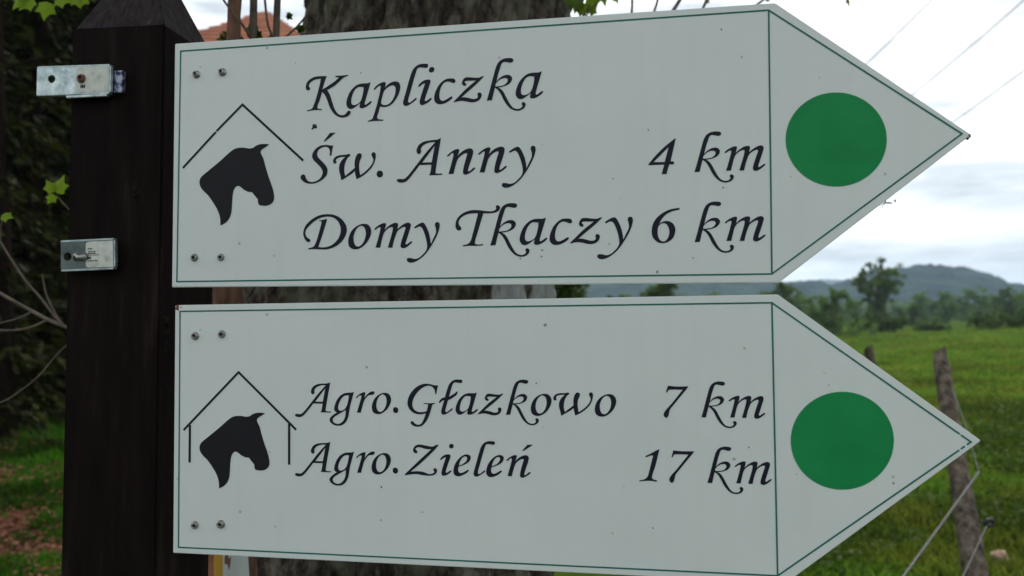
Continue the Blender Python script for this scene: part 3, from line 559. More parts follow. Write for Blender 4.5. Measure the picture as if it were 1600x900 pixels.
# ------------------------------------------------------------------ steel clips on the post
def front(px, py, off):          # point on the plane `off` in front of the post's left face
    o = PC - ey * off; v = P(px, py, 1.0) - Vector((0, 0, CAM_Z)); c = Vector((0, 0, CAM_Z))
    s = (o - c).dot(ey) / v.dot(ey); return c + v * s
def clip(label, xl, xr, yt, yb, xs, hole, bolt_at, webmat, long_bolt, tail):
    off = 0.011
    A = front(xl, (yt[0] + yb[0]) / 2, off); B = front(xr, (yt[1] + yb[1]) / 2, off)
    t = thing('steel_clip', label, 'bracket', A, group='steel clips on the post')
    dr = (B - A).normalized(); upv = Vector((0, 0, 1)); upv = (upv - dr * upv.dot(dr)).normalized(); nn = dr.cross(upv) 
    if nn.y > 0: nn = -nn
    t.matrix_world = Matrix((dr, upv, dr.cross(upv))).transposed().to_4x4(); t.matrix_world.translation = A
    mwx = Matrix((dr, upv, dr.cross(upv))).transposed().to_4x4(); mwx.translation = A; t.matrix_world = mwx
    inv = mwx.inverted()
    Ln = (B - A).length; h = ((front(xl, yt[0], off) - front(xl, yb[0], off)).length) / 2
    def loc(px, py): return inv @ front(px, py, off)
    hx = loc(*hole); th = 0.0018; bk = -0.0060
    # web with a drilled hole
    ring = [(0, -h), (Ln, -h), (Ln, h), (0, h)]; hr = 0.0044
    K = 24; hol = [(hx.x + hr * math.cos(2 * math.pi * j / K), hx.y + hr * math.sin(2 * math.pi * j / K)) for j in range(K)]
    v, f = poly_fill([(ring, [hol])])
    me = bpy.data.meshes.new('web_plate'); me.from_pydata(v, [], f); bm = bmesh.new(); bm.from_mesh(me)
    r = bmesh.ops.extrude_face_region(bm, geom=list(bm.faces)); bmesh.ops.translate(bm, vec=(0, 0, -th), verts=[q for q in r['geom'] if isinstance(q, bmesh.types.BMVert)])
    bmesh.ops.recalc_face_normals(bm, faces=bm.faces); bm_obj('web_plate', bm, webmat, t)
    box('flange', (0, Ln, h, h + th, bk, 0.0004), M['zinc'], t, 0.0005)
    box('flange', (0, Ln, -h - th, -h, bk, 0.0004), M['zinc'], t, 0.0005)
    box('end_plate', (Ln, Ln + 0.0016, -h * 0.98, h * 0.98, bk + 0.002, 0.0003), M['zinc'], t, 0.0004)
    # paper sticker on the right part
    s0 = loc(xs, (yt[0] + yb[0]) / 2).x; bx = loc(*bolt_at); c = 0.004
    rr = [(s0, -h * 0.9 + c)] + [(s0 + c - c * math.cos(a), -h * 0.94 + c - c * math.sin(a)) for a in (0.5, 1.0, 1.57)] + [(Ln - 0.0004, -h * 0.95), (Ln - 0.0004, h * 0.95)] + [(s0 + c - c * math.cos(a), h * 0.94 - c + c * math.sin(a)) for a in (1.57, 1.0, 0.5)]
    v, f = poly_fill([(rr, [])]); s = mesh_obj('sticker', v, f, M['sticker'], t); s.location.z = 0.0004
    rnd = random.Random(int(xl)); V, Fc = [], []
    for row, (yy, hh, n0) in enumerate(((0.42, .05, 3), (0.22, .045, 5), (0.08, .05, 5), (-0.04, .03, 7), (-0.24, .11, 3), (-0.45, .04, 6))):
        if not long_bolt and row != 4: continue
        x = bx.x + (0.0085 if long_bolt else 0.001) - (0.002 if row == 4 else 0)
        y0_ = yy * h if long_bolt else bx.y - 0.0085
        for k in range(n0):
            w = rnd.uniform(0.0008, 0.0016) * (1.2 if row == 4 else 1); b = len(V)
            hh2 = hh * h * rnd.uniform(0.7, 1.1)
            V += [(x, y0_ - hh2, 0), (x + w, y0_ - hh2, 0), (x + w, y0_ + hh2, 0), (x, y0_ + hh2, 0)]; Fc.append((b, b + 1, b + 2, b + 3)); x += w + rnd.uniform(0.0004, 0.0009)
    p = mesh_obj('fine_print', V, Fc, M['ink'], s); p.location.z = 0.0003
    if long_bolt:
        b = tube('bolt', [Vector((bx.x + 0.006, bx.y + 0.001, 0.0)), Vector((bx.x + 0.003, bx.y, 0.005)), Vector((bx.x, bx.y - 0.0005, 0.0100))], 0.0041, M['bolt'], t, 16, 2)
        d = (Vector((bx.x, bx.y - 0.0005, 0.0100)) - Vector((bx.x + 0.003, bx.y, 0.005))).normalized()
        e = Vector((bx.x, bx.y - 0.0005, 0.0100)); tube('hole_shade_disc', [e - d * 0.0004, e + d * 0.0003], 0.0022, M['black'], b, 14, 1)  # black disc on the solid end stands in for a shaded hollow
    else:
        b = bpy.data.objects.new('bolt', BM_.copy()); b.data.materials[0] = M['rust']; col.objects.link(b); b.parent = t; b.location = (bx.x, bx.y, 0.0004); b.scale = (1.15, 1.15, 0.8)
        k = bpy.data.objects.new('hole_shade_disc', SM_); col.objects.link(k); k.parent = b
    if tail:
        box('foil_end', (Ln + 0.0014, Ln + 0.0115, -h * 0.93, h * 0.75, -0.0105, -0.005), M['foil'], t, 0.0006)
        o = box('bent_strip', (0, 0.047, -0.0013, 0.0013, -0.006, -0.001), M['zinc'], t, 0.0004)
        q = loc(103, 151); o.location = (q.x, q.y, 0.001); o.rotation_euler = (0, 0, 0.02)
    box('standoff', (Ln * 0.55, Ln - 0.002, -h * 0.6, h * 0.6, -0.0118, -th - 0.0002), M['dullzinc'], t, 0.0004)
clip('long galvanised steel clip with open hole overhanging edge of dark post', 57.5, 171, (106.5, 101.5), (147, 145), 118, (80.5, 123.5), (128, 123), M['zinc'], False, True)
clip('short steel clip with long protruding hollow bolt and white sticker', 95, 177.5, (378.5, 374.5), (421.5, 418), 134, (105.5, 401), (126.5, 402.5), M['dullzinc'], True, False)

# ------------------------------------------------------------------ the old tree behind the signs
def bark_material():
    m = mat('old_bark', (0.06, 0.05, 0.04), 0.92, 0, 0.15); b = m.node_tree.nodes['Principled BSDF']
    tc = N(m, 'ShaderNodeTexCoord'); mp = N(m, 'ShaderNodeMapping'); mp.inputs['Scale'].default_value = (1, 1, 0.45); L(m, tc.outputs['Object'], mp.inputs['Vector'])
    n1 = N(m, 'ShaderNodeTexNoise', Scale=30, Detail=10, Roughness=0.78); L(m, mp.outputs['Vector'], n1.inputs['Vector'])
    r1 = N(m, 'ShaderNodeValToRGB'); e = r1.color_ramp.elements; e[0].position = 0.38; e[0].color = (0.016, 0.012, 0.010, 1); e[1].position = 0.68; e[1].color = (0.30, 0.275, 0.22, 1)
    k = e.new(0.5); k.color = (0.085, 0.066, 0.052, 1); L(m, n1.outputs['Fac'], r1.inputs['Fac'])
    n2 = N(m, 'ShaderNodeTexNoise', Scale=16, Detail=6); L(m, tc.outputs['Object'], n2.inputs['Vector'])
    r2 = N(m, 'ShaderNodeValToRGB'); e = r2.color_ramp.elements; e[0].position = 0.5; e[0].color = (0, 0, 0, 1); e[1].position = 0.66; e[1].color = (1, 1, 1, 1); L(m, n2.outputs['Fac'], r2.inputs['Fac'])
    mx = N(m, 'ShaderNodeMix', data_type='RGBA'); mx.inputs[7].default_value = (0.20, 0.21, 0.145, 1); L(m, r1.outputs['Color'], mx.inputs[6])
    sc = N(m, 'ShaderNodeMath', operation='MULTIPLY'); sc.inputs[1].default_value = 0.8; L(m, r2.outputs['Color'], sc.inputs[0]); L(m, sc.outputs[0], mx.inputs[0])
    # faded white trail paint on one side of the trunk, flaking off the ridges
    at = N(m, 'ShaderNodeAttribute', attribute_name='paint'); n3 = N(m, 'ShaderNodeTexNoise', Scale=30, Detail=6); L(m, mp.outputs['Vector'], n3.inputs['Vector'])
    sub = N(m, 'ShaderNodeMath', operation='SUBTRACT'); L(m, at.outputs['Fac'], sub.inputs[0]); L(m, n3.outputs['Fac'], sub.inputs[1])
    mr = N(m, 'ShaderNodeMapRange'); mr.inputs['From Min'].default_value = -0.02; mr.inputs['From Max'].default_value = 0.06; L(m, sub.outputs[0], mr.inputs['Value'])
    mx2 = N(m, 'ShaderNodeMix', data_type='RGBA'); mx2.inputs[7].default_value = (0.37, 0.39, 0.38, 1); L(m, mr.outputs[0], mx2.inputs[0]); L(m, mx.outputs[2], mx2.inputs[6])
    L(m, mx2.outputs[2], b.inputs['Base Color'])
    bp = N(m, 'ShaderNodeBump', Strength=1.0, Distance=0.02); L(m, n1.outputs['Fac'], bp.inputs['Height']); L(m, bp.outputs['Normal'], b.inputs['Normal'])
    return m
M['bark'] = bark_material()
M['twig'] = noise_mat('twig_bark', [(0.3, (0.065, 0.050, 0.034)), (0.7, (0.17, 0.14, 0.10))], 40, 4, 0.8)
M['darktwig'] = noise_mat('dark_stem_bark', [(0.3, (0.04, 0.03, 0.024)), (0.7, (0.11, 0.085, 0.06))], 30, 5, 0.85, bump=0.5, bump_scale=80, bdist=0.003)
M['young_leaf'] = leaf_mat('young_leaf', (0.13, 0.21, 0.022), (0.20, 0.30, 0.04), 0.4)
M['crown_leaf'] = leaf_mat('crown_leaf', (0.04, 0.075, 0.012), (0.10, 0.15, 0.03), 0.3)

def leaf_cloud(V, Fc, cen, rad, n, size, rnd, flat_=1.0):
    for _ in range(n):
        while True:
            p = Vector((rnd.uniform(-1, 1), rnd.uniform(-1, 1), rnd.uniform(-1, 1)))
            if p.length < 1: break
        p = p * (0.55 + 0.45 * rnd.random())
        c = cen + Vector((p.x * rad, p.y * rad, p.z * rad * flat_))
        a = Vector((rnd.gauss(0, 1), rnd.gauss(0, 1), rnd.gauss(0, 0.8))).normalized(); b = a.cross(Vector((rnd.gauss(0, 1), rnd.gauss(0, 1), rnd.gauss(0, 1)))).normalized()
        s = size * rnd.uniform(0.6, 1.25); k = len(V)
        V += [c - a * s, c + b * s * 0.55 - a * s * 0.1, c + a * s, c - b * s * 0.55 - a * s * 0.1]; Fc.append((k, k + 1, k + 2, k + 3))
LEAF2D = [(0, 0), (0.2, 0.03), (0.42, 0.10), (0.40, 0.28), (0.47, 0.46), (0.56, 0.66), (0.38, 0.66), (0.24, 0.70), (0.12, 0.92), (0.0, 1.14), (-0.10, 0.90), (-0.22, 0.72), (-0.36, 0.62), (-0.52, 0.60), (-0.45, 0.42), (-0.37, 0.26), (-0.40, 0.08), (-0.18, 0.03)]
def lobed_leaf(name, base, tipdir, facing, size, mt, par):
    t = Vector(tipdir).normalized(); f = (Vector(facing) - t * Vector(facing).dot(t)).normalized(); s = t.cross(f); V, Fc = [], []
    V.append(base + t * size * 0.45 + f * size * 0.04)
    for x, y in LEAF2D: V.append(base + s * x * size + t * y * size - f * abs(x) * size * 0.28 - f * (y - 0.4) ** 2 * size * 0.25)
    n = len(LEAF2D)
    for i in range(n): Fc.append((0, 1 + i, 1 + (i + 1) % n))
    return mesh_obj(name, V, Fc, mt, par, False)

TC = P(626, 450, 1.56); TX, TY = TC.x, TC.y
tree = thing('linden_tree', 'thick rough barked old tree trunk directly behind the arrow signs', 'tree')
def build_trunk():
    V, Fc, paint = [], [], []; NA, NZ = 420, 330; H = 5.2
    for i in range(NZ + 1):
        z = -0.1 + (2.6 * i / (NZ * 0.86) if i <= NZ * 0.86 else 2.6 + (H - 2.6) * (i - NZ * 0.86) / (NZ * 0.14)); r0 = 0.302 - 0.010 * (z - 1.5) + 0.16 * math.exp(-max(z, 0) / 0.28)
        if z > 1.5: r0 -= 0.055 * min(z - 1.5, 1.0) + 0.02 * max(0, z - 2.5)
        cx = TX + 0.125 * max(0.0, min(z, 2.6) - 1.5); cy = TY
        for j in range(NA):
            a = 2 * math.pi * j / NA; ca, sa = math.cos(a), math.sin(a)
            q = Vector((ca * 5.0, sa * 5.0, z * 1.3)); w = noise.noise(q * 0.7) * 0.6
            rid = 1 - abs(noise.noise(Vector((ca * 7 + w, sa * 7 + w, z * 1.9)))) * 2.4
            rid2 = noise.noise(Vector((ca * 13, sa * 13, z * 16))) + 0.6 * noise.noise(Vector((ca * 30, sa * 30, z * 45)))
            r = r0 * (1 + 0.05 * noise.noise(Vector((ca * 1.3, sa * 1.3, z * 0.8)))) + 0.018 * rid + 0.015 * rid2
            V.append((cx + r * ca, cy + r * sa, z))
            az = math.degrees(math.atan2(ca, -sa))       # 0 faces the camera, + towards the right
            on = 1.0 if (38 < az < 86 and 1.22 < z < 1.72) else 0.0
            paint.append(on * (0.40 + 0.38 * rid + 0.22 * rid2))
    for i in range(NZ):
        for j in range(NA): Fc.append((i * NA + j, i * NA + (j + 1) % NA, (i + 1) * NA + (j + 1) % NA, (i + 1) * NA + j))
    o = mesh_obj('trunk', V, Fc, M['bark'], tree, True)
    at = o.data.attributes.new('paint', 'FLOAT', 'POINT'); at.data.foreach_set('value', paint)
build_trunk()
rnd = random.Random(11)
top = Vector((TX + 0.1375, TY, 5.0))
limbs = []
for k, (a, el, ln) in enumerate(((0.3, 0.75, 3.0), (1.5, 0.8, 2.8), (2.6, 0.7, 3.0), (3.8, 0.65, 3.1), (5.0, 0.7, 3.0), (5.8, 0.9, 2.8), (0.9, 1.3, 3.2))):
    s = top + Vector((0, 0, -0.7 + 0.1 * k)); d = Vector((math.cos(a) * math.cos(el), math.sin(a) * math.cos(el), math.sin(el)))
    e = s + d * ln; mid = (s + e) / 2 + Vector((0, 0, 0.25)); limbs.append((s, mid, e)); tube('limb', [s, mid, e], [0.11, 0.07, 0.025], M['bark'], tree, 9)
V, Fc = [], []
for _ in range(95):
    a = rnd.uniform(0, 2 * math.pi); rr = 3.5 * math.sqrt(rnd.random()); zz = rnd.uniform(0, 1)
    c = Vector((top.x + rr * math.cos(a), top.y + rr * math.sin(a), 5.2 + zz * 4.2 * math.sqrt(max(0.05, 1 - (rr / 3.9) ** 2)) - 0.0 * rr))
    leaf_cloud(V, Fc, c, 0.85, 260, 0.10, rnd, 0.6)
mesh_obj('crown', V, Fc, M['crown_leaf'], tree)
# shoots from the trunk that pass behind the upper sign and show above it
for pts, r in ((((850, 330, 1.42), (940, 170, 1.40), (984, 40, 1.38), (986, -30, 1.38)), 0.0026), (((860, 300, 1.44), (970, 140, 1.42), (1021, 22, 1.42), (1034, -40, 1.42)), 0.0026), (((860, 350, 1.45), (985, 130, 1.46), (1050, 20, 1.46), (1085, -35, 1.46)), 0.0042), (((880, 250, 1.45), (1040, 90, 1.44), (1099, 12, 1.43), (1112, -40, 1.43)), 0.0030), (((870, 280, 1.47), (1080, 80, 1.49), (1182, 8, 1.5), (1235, -35, 1.5)), 0.0026)):
    tube('shoot', [P(*p) for p in pts], [r * 1.6, r, r * 0.8], M['twig'], tree, 7)
tube('shoot', [P(1235, -35, 1.5), P(1290, -42, 1.5), P(1332, -10, 1.5)], 0.0016, M['twig'], tree, 6)
tube('shoot', [P(880, 60, 1.40), P(915, 20, 1.39), P(930, -20, 1.39)], 0.002, M['twig'], tree, 6)
tube('shoot', [P(905, 40, 1.39), P(945, -12, 1.38), P(962, -18, 1.38)], 0.0015, M['twig'], tree, 6)
for px, py, d, s, dx, dz, fx in ((905, -6, 1.38, .030, -.25, -1, .2), (925, -14, 1.38, .034, .2, -1, -.3), (893, -8, 1.40, .028, .05, -1, .5), (917, 6, 1.39, .024, -.5, -.8, .2), (941, -14, 1.37, .026, .3, -1, .4), (960, -9, 1.37, .018, .5, -1, .6), (928, 8, 1.4, .022, -.2, -1, .5), (1325, -6, 1.5, .022, .25, -1, .9), (1102, 3, 1.43, .011, .8, .5, .3), (1196, 0, 1.5, .012, .7, .4, .3), (905, 12, 1.4, .02, .6, -.6, -.3)):
    lobed_leaf('leaf', P(px, py, d), (dx, 0.1, dz), (fx, -1, 0.35), s, M['crown_leaf'] if px < 915 else M['young_leaf'], tree)

# ------------------------------------------------------------------ slim tree with trail paint, and thin stems beside it
def paint_stem_material():
    m = mat('slim_tree_bark', (0.09, 0.06, 0.045), 0.85, 0, 0.2); b = m.node_tree.nodes['Principled BSDF']
    tc = N(m, 'ShaderNodeTexCoord'); mp = N(m, 'ShaderNodeMapping'); mp.inputs['Scale'].default_value = (1, 1, 0.3); L(m, tc.outputs['Object'], mp.inputs['Vector'])
    n1 = N(m, 'ShaderNodeTexNoise', Scale=45, Detail=7); L(m, mp.outputs['Vector'], n1.inputs['Vector'])
    r1 = N(m, 'ShaderNodeValToRGB'); e = r1.color_ramp.elements; e[0].position = 0.32; e[0].color = (0.035, 0.02, 0.015, 1); e[1].position = 0.7; e[1].color = (0.19, 0.10, 0.065, 1); L(m, n1.outputs['Fac'], r1.inputs['Fac'])
    at = N(m, 'ShaderNodeAttribute', attribute_name='paint'); at2 = N(m, 'ShaderNodeAttribute', attribute_name='yellow')
    sub = N(m, 'ShaderNodeMath', operation='GREATER_THAN'); L(m, at.outputs['Fac'], sub.inputs[0]); L(m, n1.outputs['Fac'], sub.inputs[1])
    pc = N(m, 'ShaderNodeMix', data_type='RGBA'); pc.inputs[6].default_value = (0.47, 0.50, 0.49, 1); pc.inputs[7].default_value = (0.42, 0.25, 0.03, 1); L(m, at2.outputs['Fac'], pc.inputs[0])
    mx = N(m, 'ShaderNodeMix', data_type='RGBA'); L(m, sub.outputs[0], mx.inputs[0]); L(m, r1.outputs['Color'], mx.inputs[6]); L(m, pc.outputs[2], mx.inputs[7]); L(m, mx.outputs[2], b.inputs['Base Color'])
    bp = N(m, 'ShaderNodeBump', Strength=0.5, Distance=0.004); L(m, n1.outputs['Fac'], bp.inputs['Height']); L(m, bp.outputs['Normal'], b.inputs['Normal'])
    return m
M['slim'] = paint_stem_material()
slim = thing('slim_tree', 'slim young tree with yellow and white trail paint low on its bark', 'tree')
def slim_trunk():
    V, Fc, pa, ye = [], [], [], []; NA, NZ = 64, 90
    for i in range(NZ + 1):
        z = -0.1 + 3.3 * i / NZ
        c = P(365, 450, 1.10); c = Vector((c.x + interp([(1.0, 0.004), (1.5, -0.016), (2.1, -0.0125), (3.2, -0.03)], z), c.y + 0.02, z)); r = interp([(0.0, 0.046), (1.0, 0.032), (1.5, 0.021), (2.05, 0.0085), (3.2, 0.005)], z)
        for j in range(NA):
            a = 2 * math.pi * j / NA; q = r + 0.0018 * noise.noise(Vector((math.cos(a) * 3, math.sin(a) * 3, z * 6)))
            V.append((c.x + q * math.cos(a), c.y + q * math.sin(a), z)); az = math.degrees(math.atan2(math.cos(a), -math.sin(a)))
            on = (0.62 if -150 < az < 58 and 0.86 < z < 1.16 else 0.0); pa.append(on); ye.append(1.0 if az < -14 else 0.0)
    for i in range(NZ):
        for j in range(NA): Fc.append((i * NA + j, i * NA + (j + 1) % NA, (i + 1) * NA + (j + 1) % NA, (i + 1) * NA + j))
    o = mesh_obj('trunk', V, Fc, M['slim'], slim, True)
    o.data.attributes.new('paint', 'FLOAT', 'POINT').data.foreach_set('value', pa); o.data.attributes.new('yellow', 'FLOAT', 'POINT').data.foreach_set('value', ye)
slim_trunk()
for pts, r, mt in ((((378, 330, 1.12), (392, 120, 1.13), (396, 20, 1.14), (398, -160, 1.16)), 0.0062, 'darktwig'), (((385, 300, 1.12), (425, 140, 1.14), (432, 40, 1.15), (438, -150, 1.15)), 0.0056, 'darktwig'), (((380, 280, 1.12), (425, 90, 1.12), (417, 30, 1.12), (408, -60, 1.12)), 0.0020, 'darktwig'), (((395, 66, 1.12), (380, 40, 1.1), (352, 4, 1.1), (330, -30, 1.1)), 0.0019, 'darktwig'), (((380, 80, 1.12), (368, 45, 1.12), (360, 15, 1.12), (372, -40, 1.12)), 0.0016, 'darktwig'), (((440, 64, 1.13), (470, 35, 1.13), (488, 6, 1.13), (500, -40, 1.13)), 0.0014, 'darktwig'), (((372, 40, 1.14), (375, 10, 1.14), (379, -40, 1.14)), 0.0022, 'darktwig')):
    tube('stem', [P(*p) for p in pts], [r * 1.15, r, r * 0.85], M[mt], slim, 8)
V, Fc = [], []
for px, py, s in ((395, 48, .012), (350, 58, .009), (402, 58, .010), (372, 62, .008), (425, 62, .010), (452, 25, .004), (470, 45, .006)):
    leaf_cloud(V, Fc, P(px, py, 1.16), s, 34, 0.0055, rnd)
V2 = [P(396, 20, 1.14) + Vector((rnd.gauss(0, .35), rnd.gauss(0, .3), 0.85 + abs(rnd.gauss(0, .3)))) for _ in range(40)]
for c in V2: leaf_cloud(V, Fc, c, 0.09, 26, 0.02, rnd)
mesh_obj('crown', V, Fc, M['crown_leaf'], slim)

# ------------------------------------------------------------------ sapling left of the post: bare twigs and young leaves
SD = 1.22
sap = thing('sapling', 'thin sapling with bare forking twigs and bright young leaves beside the post', 'sapling')
b0 = P(150, 520, SD); tube('stem', [Vector((b0.x + 0.01, b0.y, ground_z(b0.x, b0.y) - 0.05)), Vector((b0.x, b0.y, 0.9)), b0, P(165, 200, SD), P(180, -60, SD), P(170, -200, SD)], [0.016, 0.012, 0.010, 0.008, 0.006, 0.003], M['darktwig'], sap, 9)
for pts, r0, r1 in ((((150, 530), (100, 510), (74, 499), (49, 485.5), (0, 458), (-40, 430)), .0045, .0032), (((140, 540), (97, 507), (64, 466), (42, 441), (22, 412), (0, 376), (-15, 345)), .0028, .0018), (((135, 540), (97, 506), (84, 485), (73, 462), (68, 441), (66, 428)), .0026, .0014), (((50, 486.5), (30, 497), (0, 505), (-30, 512)), .0022, .0014), (((74, 500), (50, 511), (25, 516), (0, 516), (-30, 514)), .0028, .002), (((152, 500), (98, 545), (60, 588), (23, 617), (0, 629), (-30, 640)), .0018, .0012), (((158, 380), (103, 322), (88, 305)), .0016, .0011), (((178, -70), (90, -30), (60, -6), (40, -18)), .0022, .0012), (((0, 376), (2, 350), (8, 338)), .0013, .0009)):
    tube('twig', [P(x, y, SD) for x, y in pts], [r0 * 0.8, r1 * 0.75], M['twig'], sap, 7)
for px, py, s, dx, dz, fx in ((73, 2, .026, -.1, -1, .3), (86, -3, .026, .9, -.15, .1), (52, -2, .024, -.6, -.5, .2), (117, -8, .020, .5, -1, .2), (84, 300, .019, -.6, 1, .2), (88, 302, .026, .35, 1, -.2), (84, 304, .015, -.55, -.9, .5), (2, 336, .017, .9, -.15, .4), (47, -6, .022, -1, .2, .1), (100, -6, .02, .6, .3, .1), (40, -8, .026, -.5, -.6, .2), (132, -8, .018, -.3, -1, .2)):
    lobed_leaf('leaf', P(px, py, SD - 0.01), (dx, -0.1, dz), (fx, -1, 0.5), s * 1.15, M['young_leaf'], sap)

# ------------------------------------------------------------------ house with an orange roof behind the stems
M['roof'] = noise_mat('orange_roof_tile', [(0.3, (0.30, 0.105, 0.055)), (0.7, (0.46, 0.18, 0.10))], 3, 6, 0.8)
M['render'] = noise_mat('pale_wall_render', [(0.3, (0.42, 0.40, 0.36)), (0.7, (0.5, 0.48, 0.43))], 2, 6, 0.9)
M['glass'] = mat('window_glass', (0.03, 0.04, 0.05), 0.1, 0, 0.6)
M['frame'] = mat('window_frame', (0.6, 0.6, 0.58), 0.5)
hc = P(416, 18, 19.0); HZ = hc.z
house = thing('house', 'house with orange hipped roof glimpsed through stems beside the tree', 'house', (hc.x, hc.y, 0))
W2, D2, EZ = 2.5, 2.8, HZ - 2.4
box('wall', (-W2, W2, -D2, D2, -0.4, EZ), M['render'], house)
def roof_tiles():
    V, Fc = [], []; rows = 14
    apex = Vector((0, 0, HZ)); E = [Vector((-W2 - .35, -D2 - .35, EZ - .1)), Vector((W2 + .35, -D2 - .35, EZ - .1)), Vector((W2 + .35, D2 + .35, EZ - .1)), Vector((-W2 - .35, D2 + .35, EZ - .1))]
    for s in range(4):
        a, b = E[s], E[(s + 1) % 4]; n = (b - a).cross(apex - a).normalized()
        for r in range(rows):
            t0, t1 = r / rows, (r + 1) / rows
            k = len(V); V += [a.lerp(apex, t0) + n * 0.05, b.lerp(apex, t0) + n * 0.05, b.lerp(apex, t1) + n * 0.012, a.lerp(apex, t1) + n * 0.012, a.lerp(apex, t0) - n * 0.02, b.lerp(apex, t0) - n * 0.02]
            Fc += [(k, k + 1, k + 2, k + 3), (k + 4, k + 5, k + 1, k)]
    return mesh_obj('roof', V, Fc, M['roof'], house)
roof_tiles()
for x in (-1.8, 1.2):
    for z in (1.0, 3.8):
        f = box('window', (x, x + 1.0, -D2 - 0.05, -D2 - 0.005, z, z + 1.3), M['frame'], house, 0.01); box('pane', (x + .08, x + .92, -D2 - 0.062, -D2 - 0.052, z + .08, z + 1.22), M['glass'], f)
box('door', (-0.4, 0.6, -D2 - 0.06, -D2 - 0.006, 0, 2.1), M['darktwig'], house, 0.01)

# ------------------------------------------------------------------ fence with two posts in view
M['fencewood'] = noise_mat('weathered_fence_wood', [(0.34, (0.014, 0.011, 0.008)), (0.48, (0.075, 0.058, 0.043)), (0.66, (0.17, 0.138, 0.10))], 22, 9, 0.85, vec_scale=(1.6, 1.6, 0.6), bump=0.6, bump_scale=30, bdist=0.006)
M['cutwood'] = noise_mat('reddish_bare_wood', [(0.3, (0.12, 0.05, 0.03)), (0.7, (0.34, 0.19, 0.12))], 30, 5, 0.85)
M['rope'] = noise_mat('grey_fence_rope', [(0.3, (0.07, 0.07, 0.065)), (0.7, (0.26, 0.26, 0.245))], 260, 4, 0.7)
def fence_post(label, top, low, r0, r1, gz):
    t = thing('fence_post', label, 'fence post', (low.x, low.y, gz), 'fence posts along the meadow')
    d = (low - top); foot = low + d * ((gz - 0.25 - low.z) / d.z)
    V, Fc = [], []; NA, NZ = 28, 60
    for i in range(NZ + 1):
        f = i / NZ; c = foot.lerp(top, f); rr = r1 + (r0 - r1) * f
        if f > 0.97: rr *= 1 - (f - 0.97) * 5
        for j in range(NA):
            a = 2 * math.pi * j / NA; q = rr * (1 + 0.10 * noise.noise(Vector((math.cos(a) * 1.2, math.sin(a) * 1.2, c.z * 3.5))) + 0.05 * noise.noise(Vector((math.cos(a) * 4, math.sin(a) * 4, c.z * 9))))
            V.append((c.x + q * math.cos(a) - low.x, c.y + q * math.sin(a) - low.y, c.z - gz + (0.02 * math.cos(a + 1) if i == NZ else 0)))
    for i in range(NZ):
        for j in range(NA): Fc.append((i * NA + j, i * NA + (j + 1) % NA, (i + 1) * NA + (j + 1) % NA, (i + 1) * NA + j))
    mesh_obj('stake', V, Fc, M['fencewood'], t, True)
    mesh_obj('cut_top', [V[NZ * NA + j] for j in range(NA)] + [(top.x - low.x, top.y - low.y, top.z - gz + 0.004)], [(j, (j + 1) % NA, NA) for j in range(NA)], M['cutwood'], t)
    return t
fp1 = fence_post('leaning weathered fence post with black ring insulator and ropes beside sign tips', P(1467, 549, 3.05), P(1523, 890, 2.42), 0.027, 0.053, ground_z(1.5, 2.4))
fp2 = fence_post('short reddish fence post top farther out in the meadow', P(1357, 543, 5.6), P(1366, 620, 5.6), 0.034, 0.045, ground_z(2.7, 5.6))
def rope(label, pts, r, turns):
    pp = smooth_path(pts, 90); V, Fc = [], []
    for s in (0, 1):
        q = []; Ltot = 0
        for i, p in enumerate(pp):
            if i: Ltot += (p - pp[i - 1]).length
            a = Ltot * turns * 2 * math.pi + s * math.pi; t = (pp[min(i + 1, len(pp) - 1)] - pp[max(i - 1, 0)]).normalized(); b = t.cross(Vector((0, 0, 1))).normalized(); c = t.cross(b)
            q.append(p + (b * math.cos(a) + c * math.sin(a)) * r * 0.55)
        tube_data(q, r * 0.62, 6, V, Fc)
    return tag(mesh_obj('fence_rope', V, Fc, M['rope'], None, True), label, 'rope', 'fence ropes')
A1 = P(1530, 737, 2.43)
rope('upper grey twisted fence rope running from leaning post toward the signs', [A1, P(1488, 795, 2.05), P(1412, 900, 1.62), P(1230, 1150, 1.05), Vector((0.25, 0.35, 0.75))], 0.0030, 60)
A2 = P(1543, 820, 2.40)
rope('lower thin fence rope hanging from the black ring insulator', [A2, P(1524, 860, 2.2), P(1504, 902, 2.0), P(1440, 1030, 1.5), Vector((0.35, 0.45, 0.45))], 0.0019, 60)
rope('loose rope end tied along the upper half of the leaning post', [P(1529, 735, 2.45), P(1512, 675, 2.62), P(1497, 632, 2.78), P(1483, 598, 2.95)], 0.0016, 28)
# insulator ring, wire staple wraps on the near post
V, Fc = [], []; c = P(1546, 817, 2.40)
ring = [c + Vector((math.cos(a), 0.25 * math.cos(a), math.sin(a) * 0.75)) * 0.0135 for a in [2 * math.pi * i / 18 for i in range(19)]]
tube_data(ring, 0.0062, 8, V, Fc, cap=False); tube_data([c + Vector((-0.010, 0, 0)), c + Vector((-0.025, 0.01, 0))], 0.003, 8, V, Fc)
M['plastic'] = mat('black_plastic', (0.012, 0.012, 0.012), 0.5)
o = mesh_obj('ring_insulator', V, Fc, M['plastic'], fp1, True); o.matrix_parent_inverse = Matrix.Translation(-Vector(fp1.location))
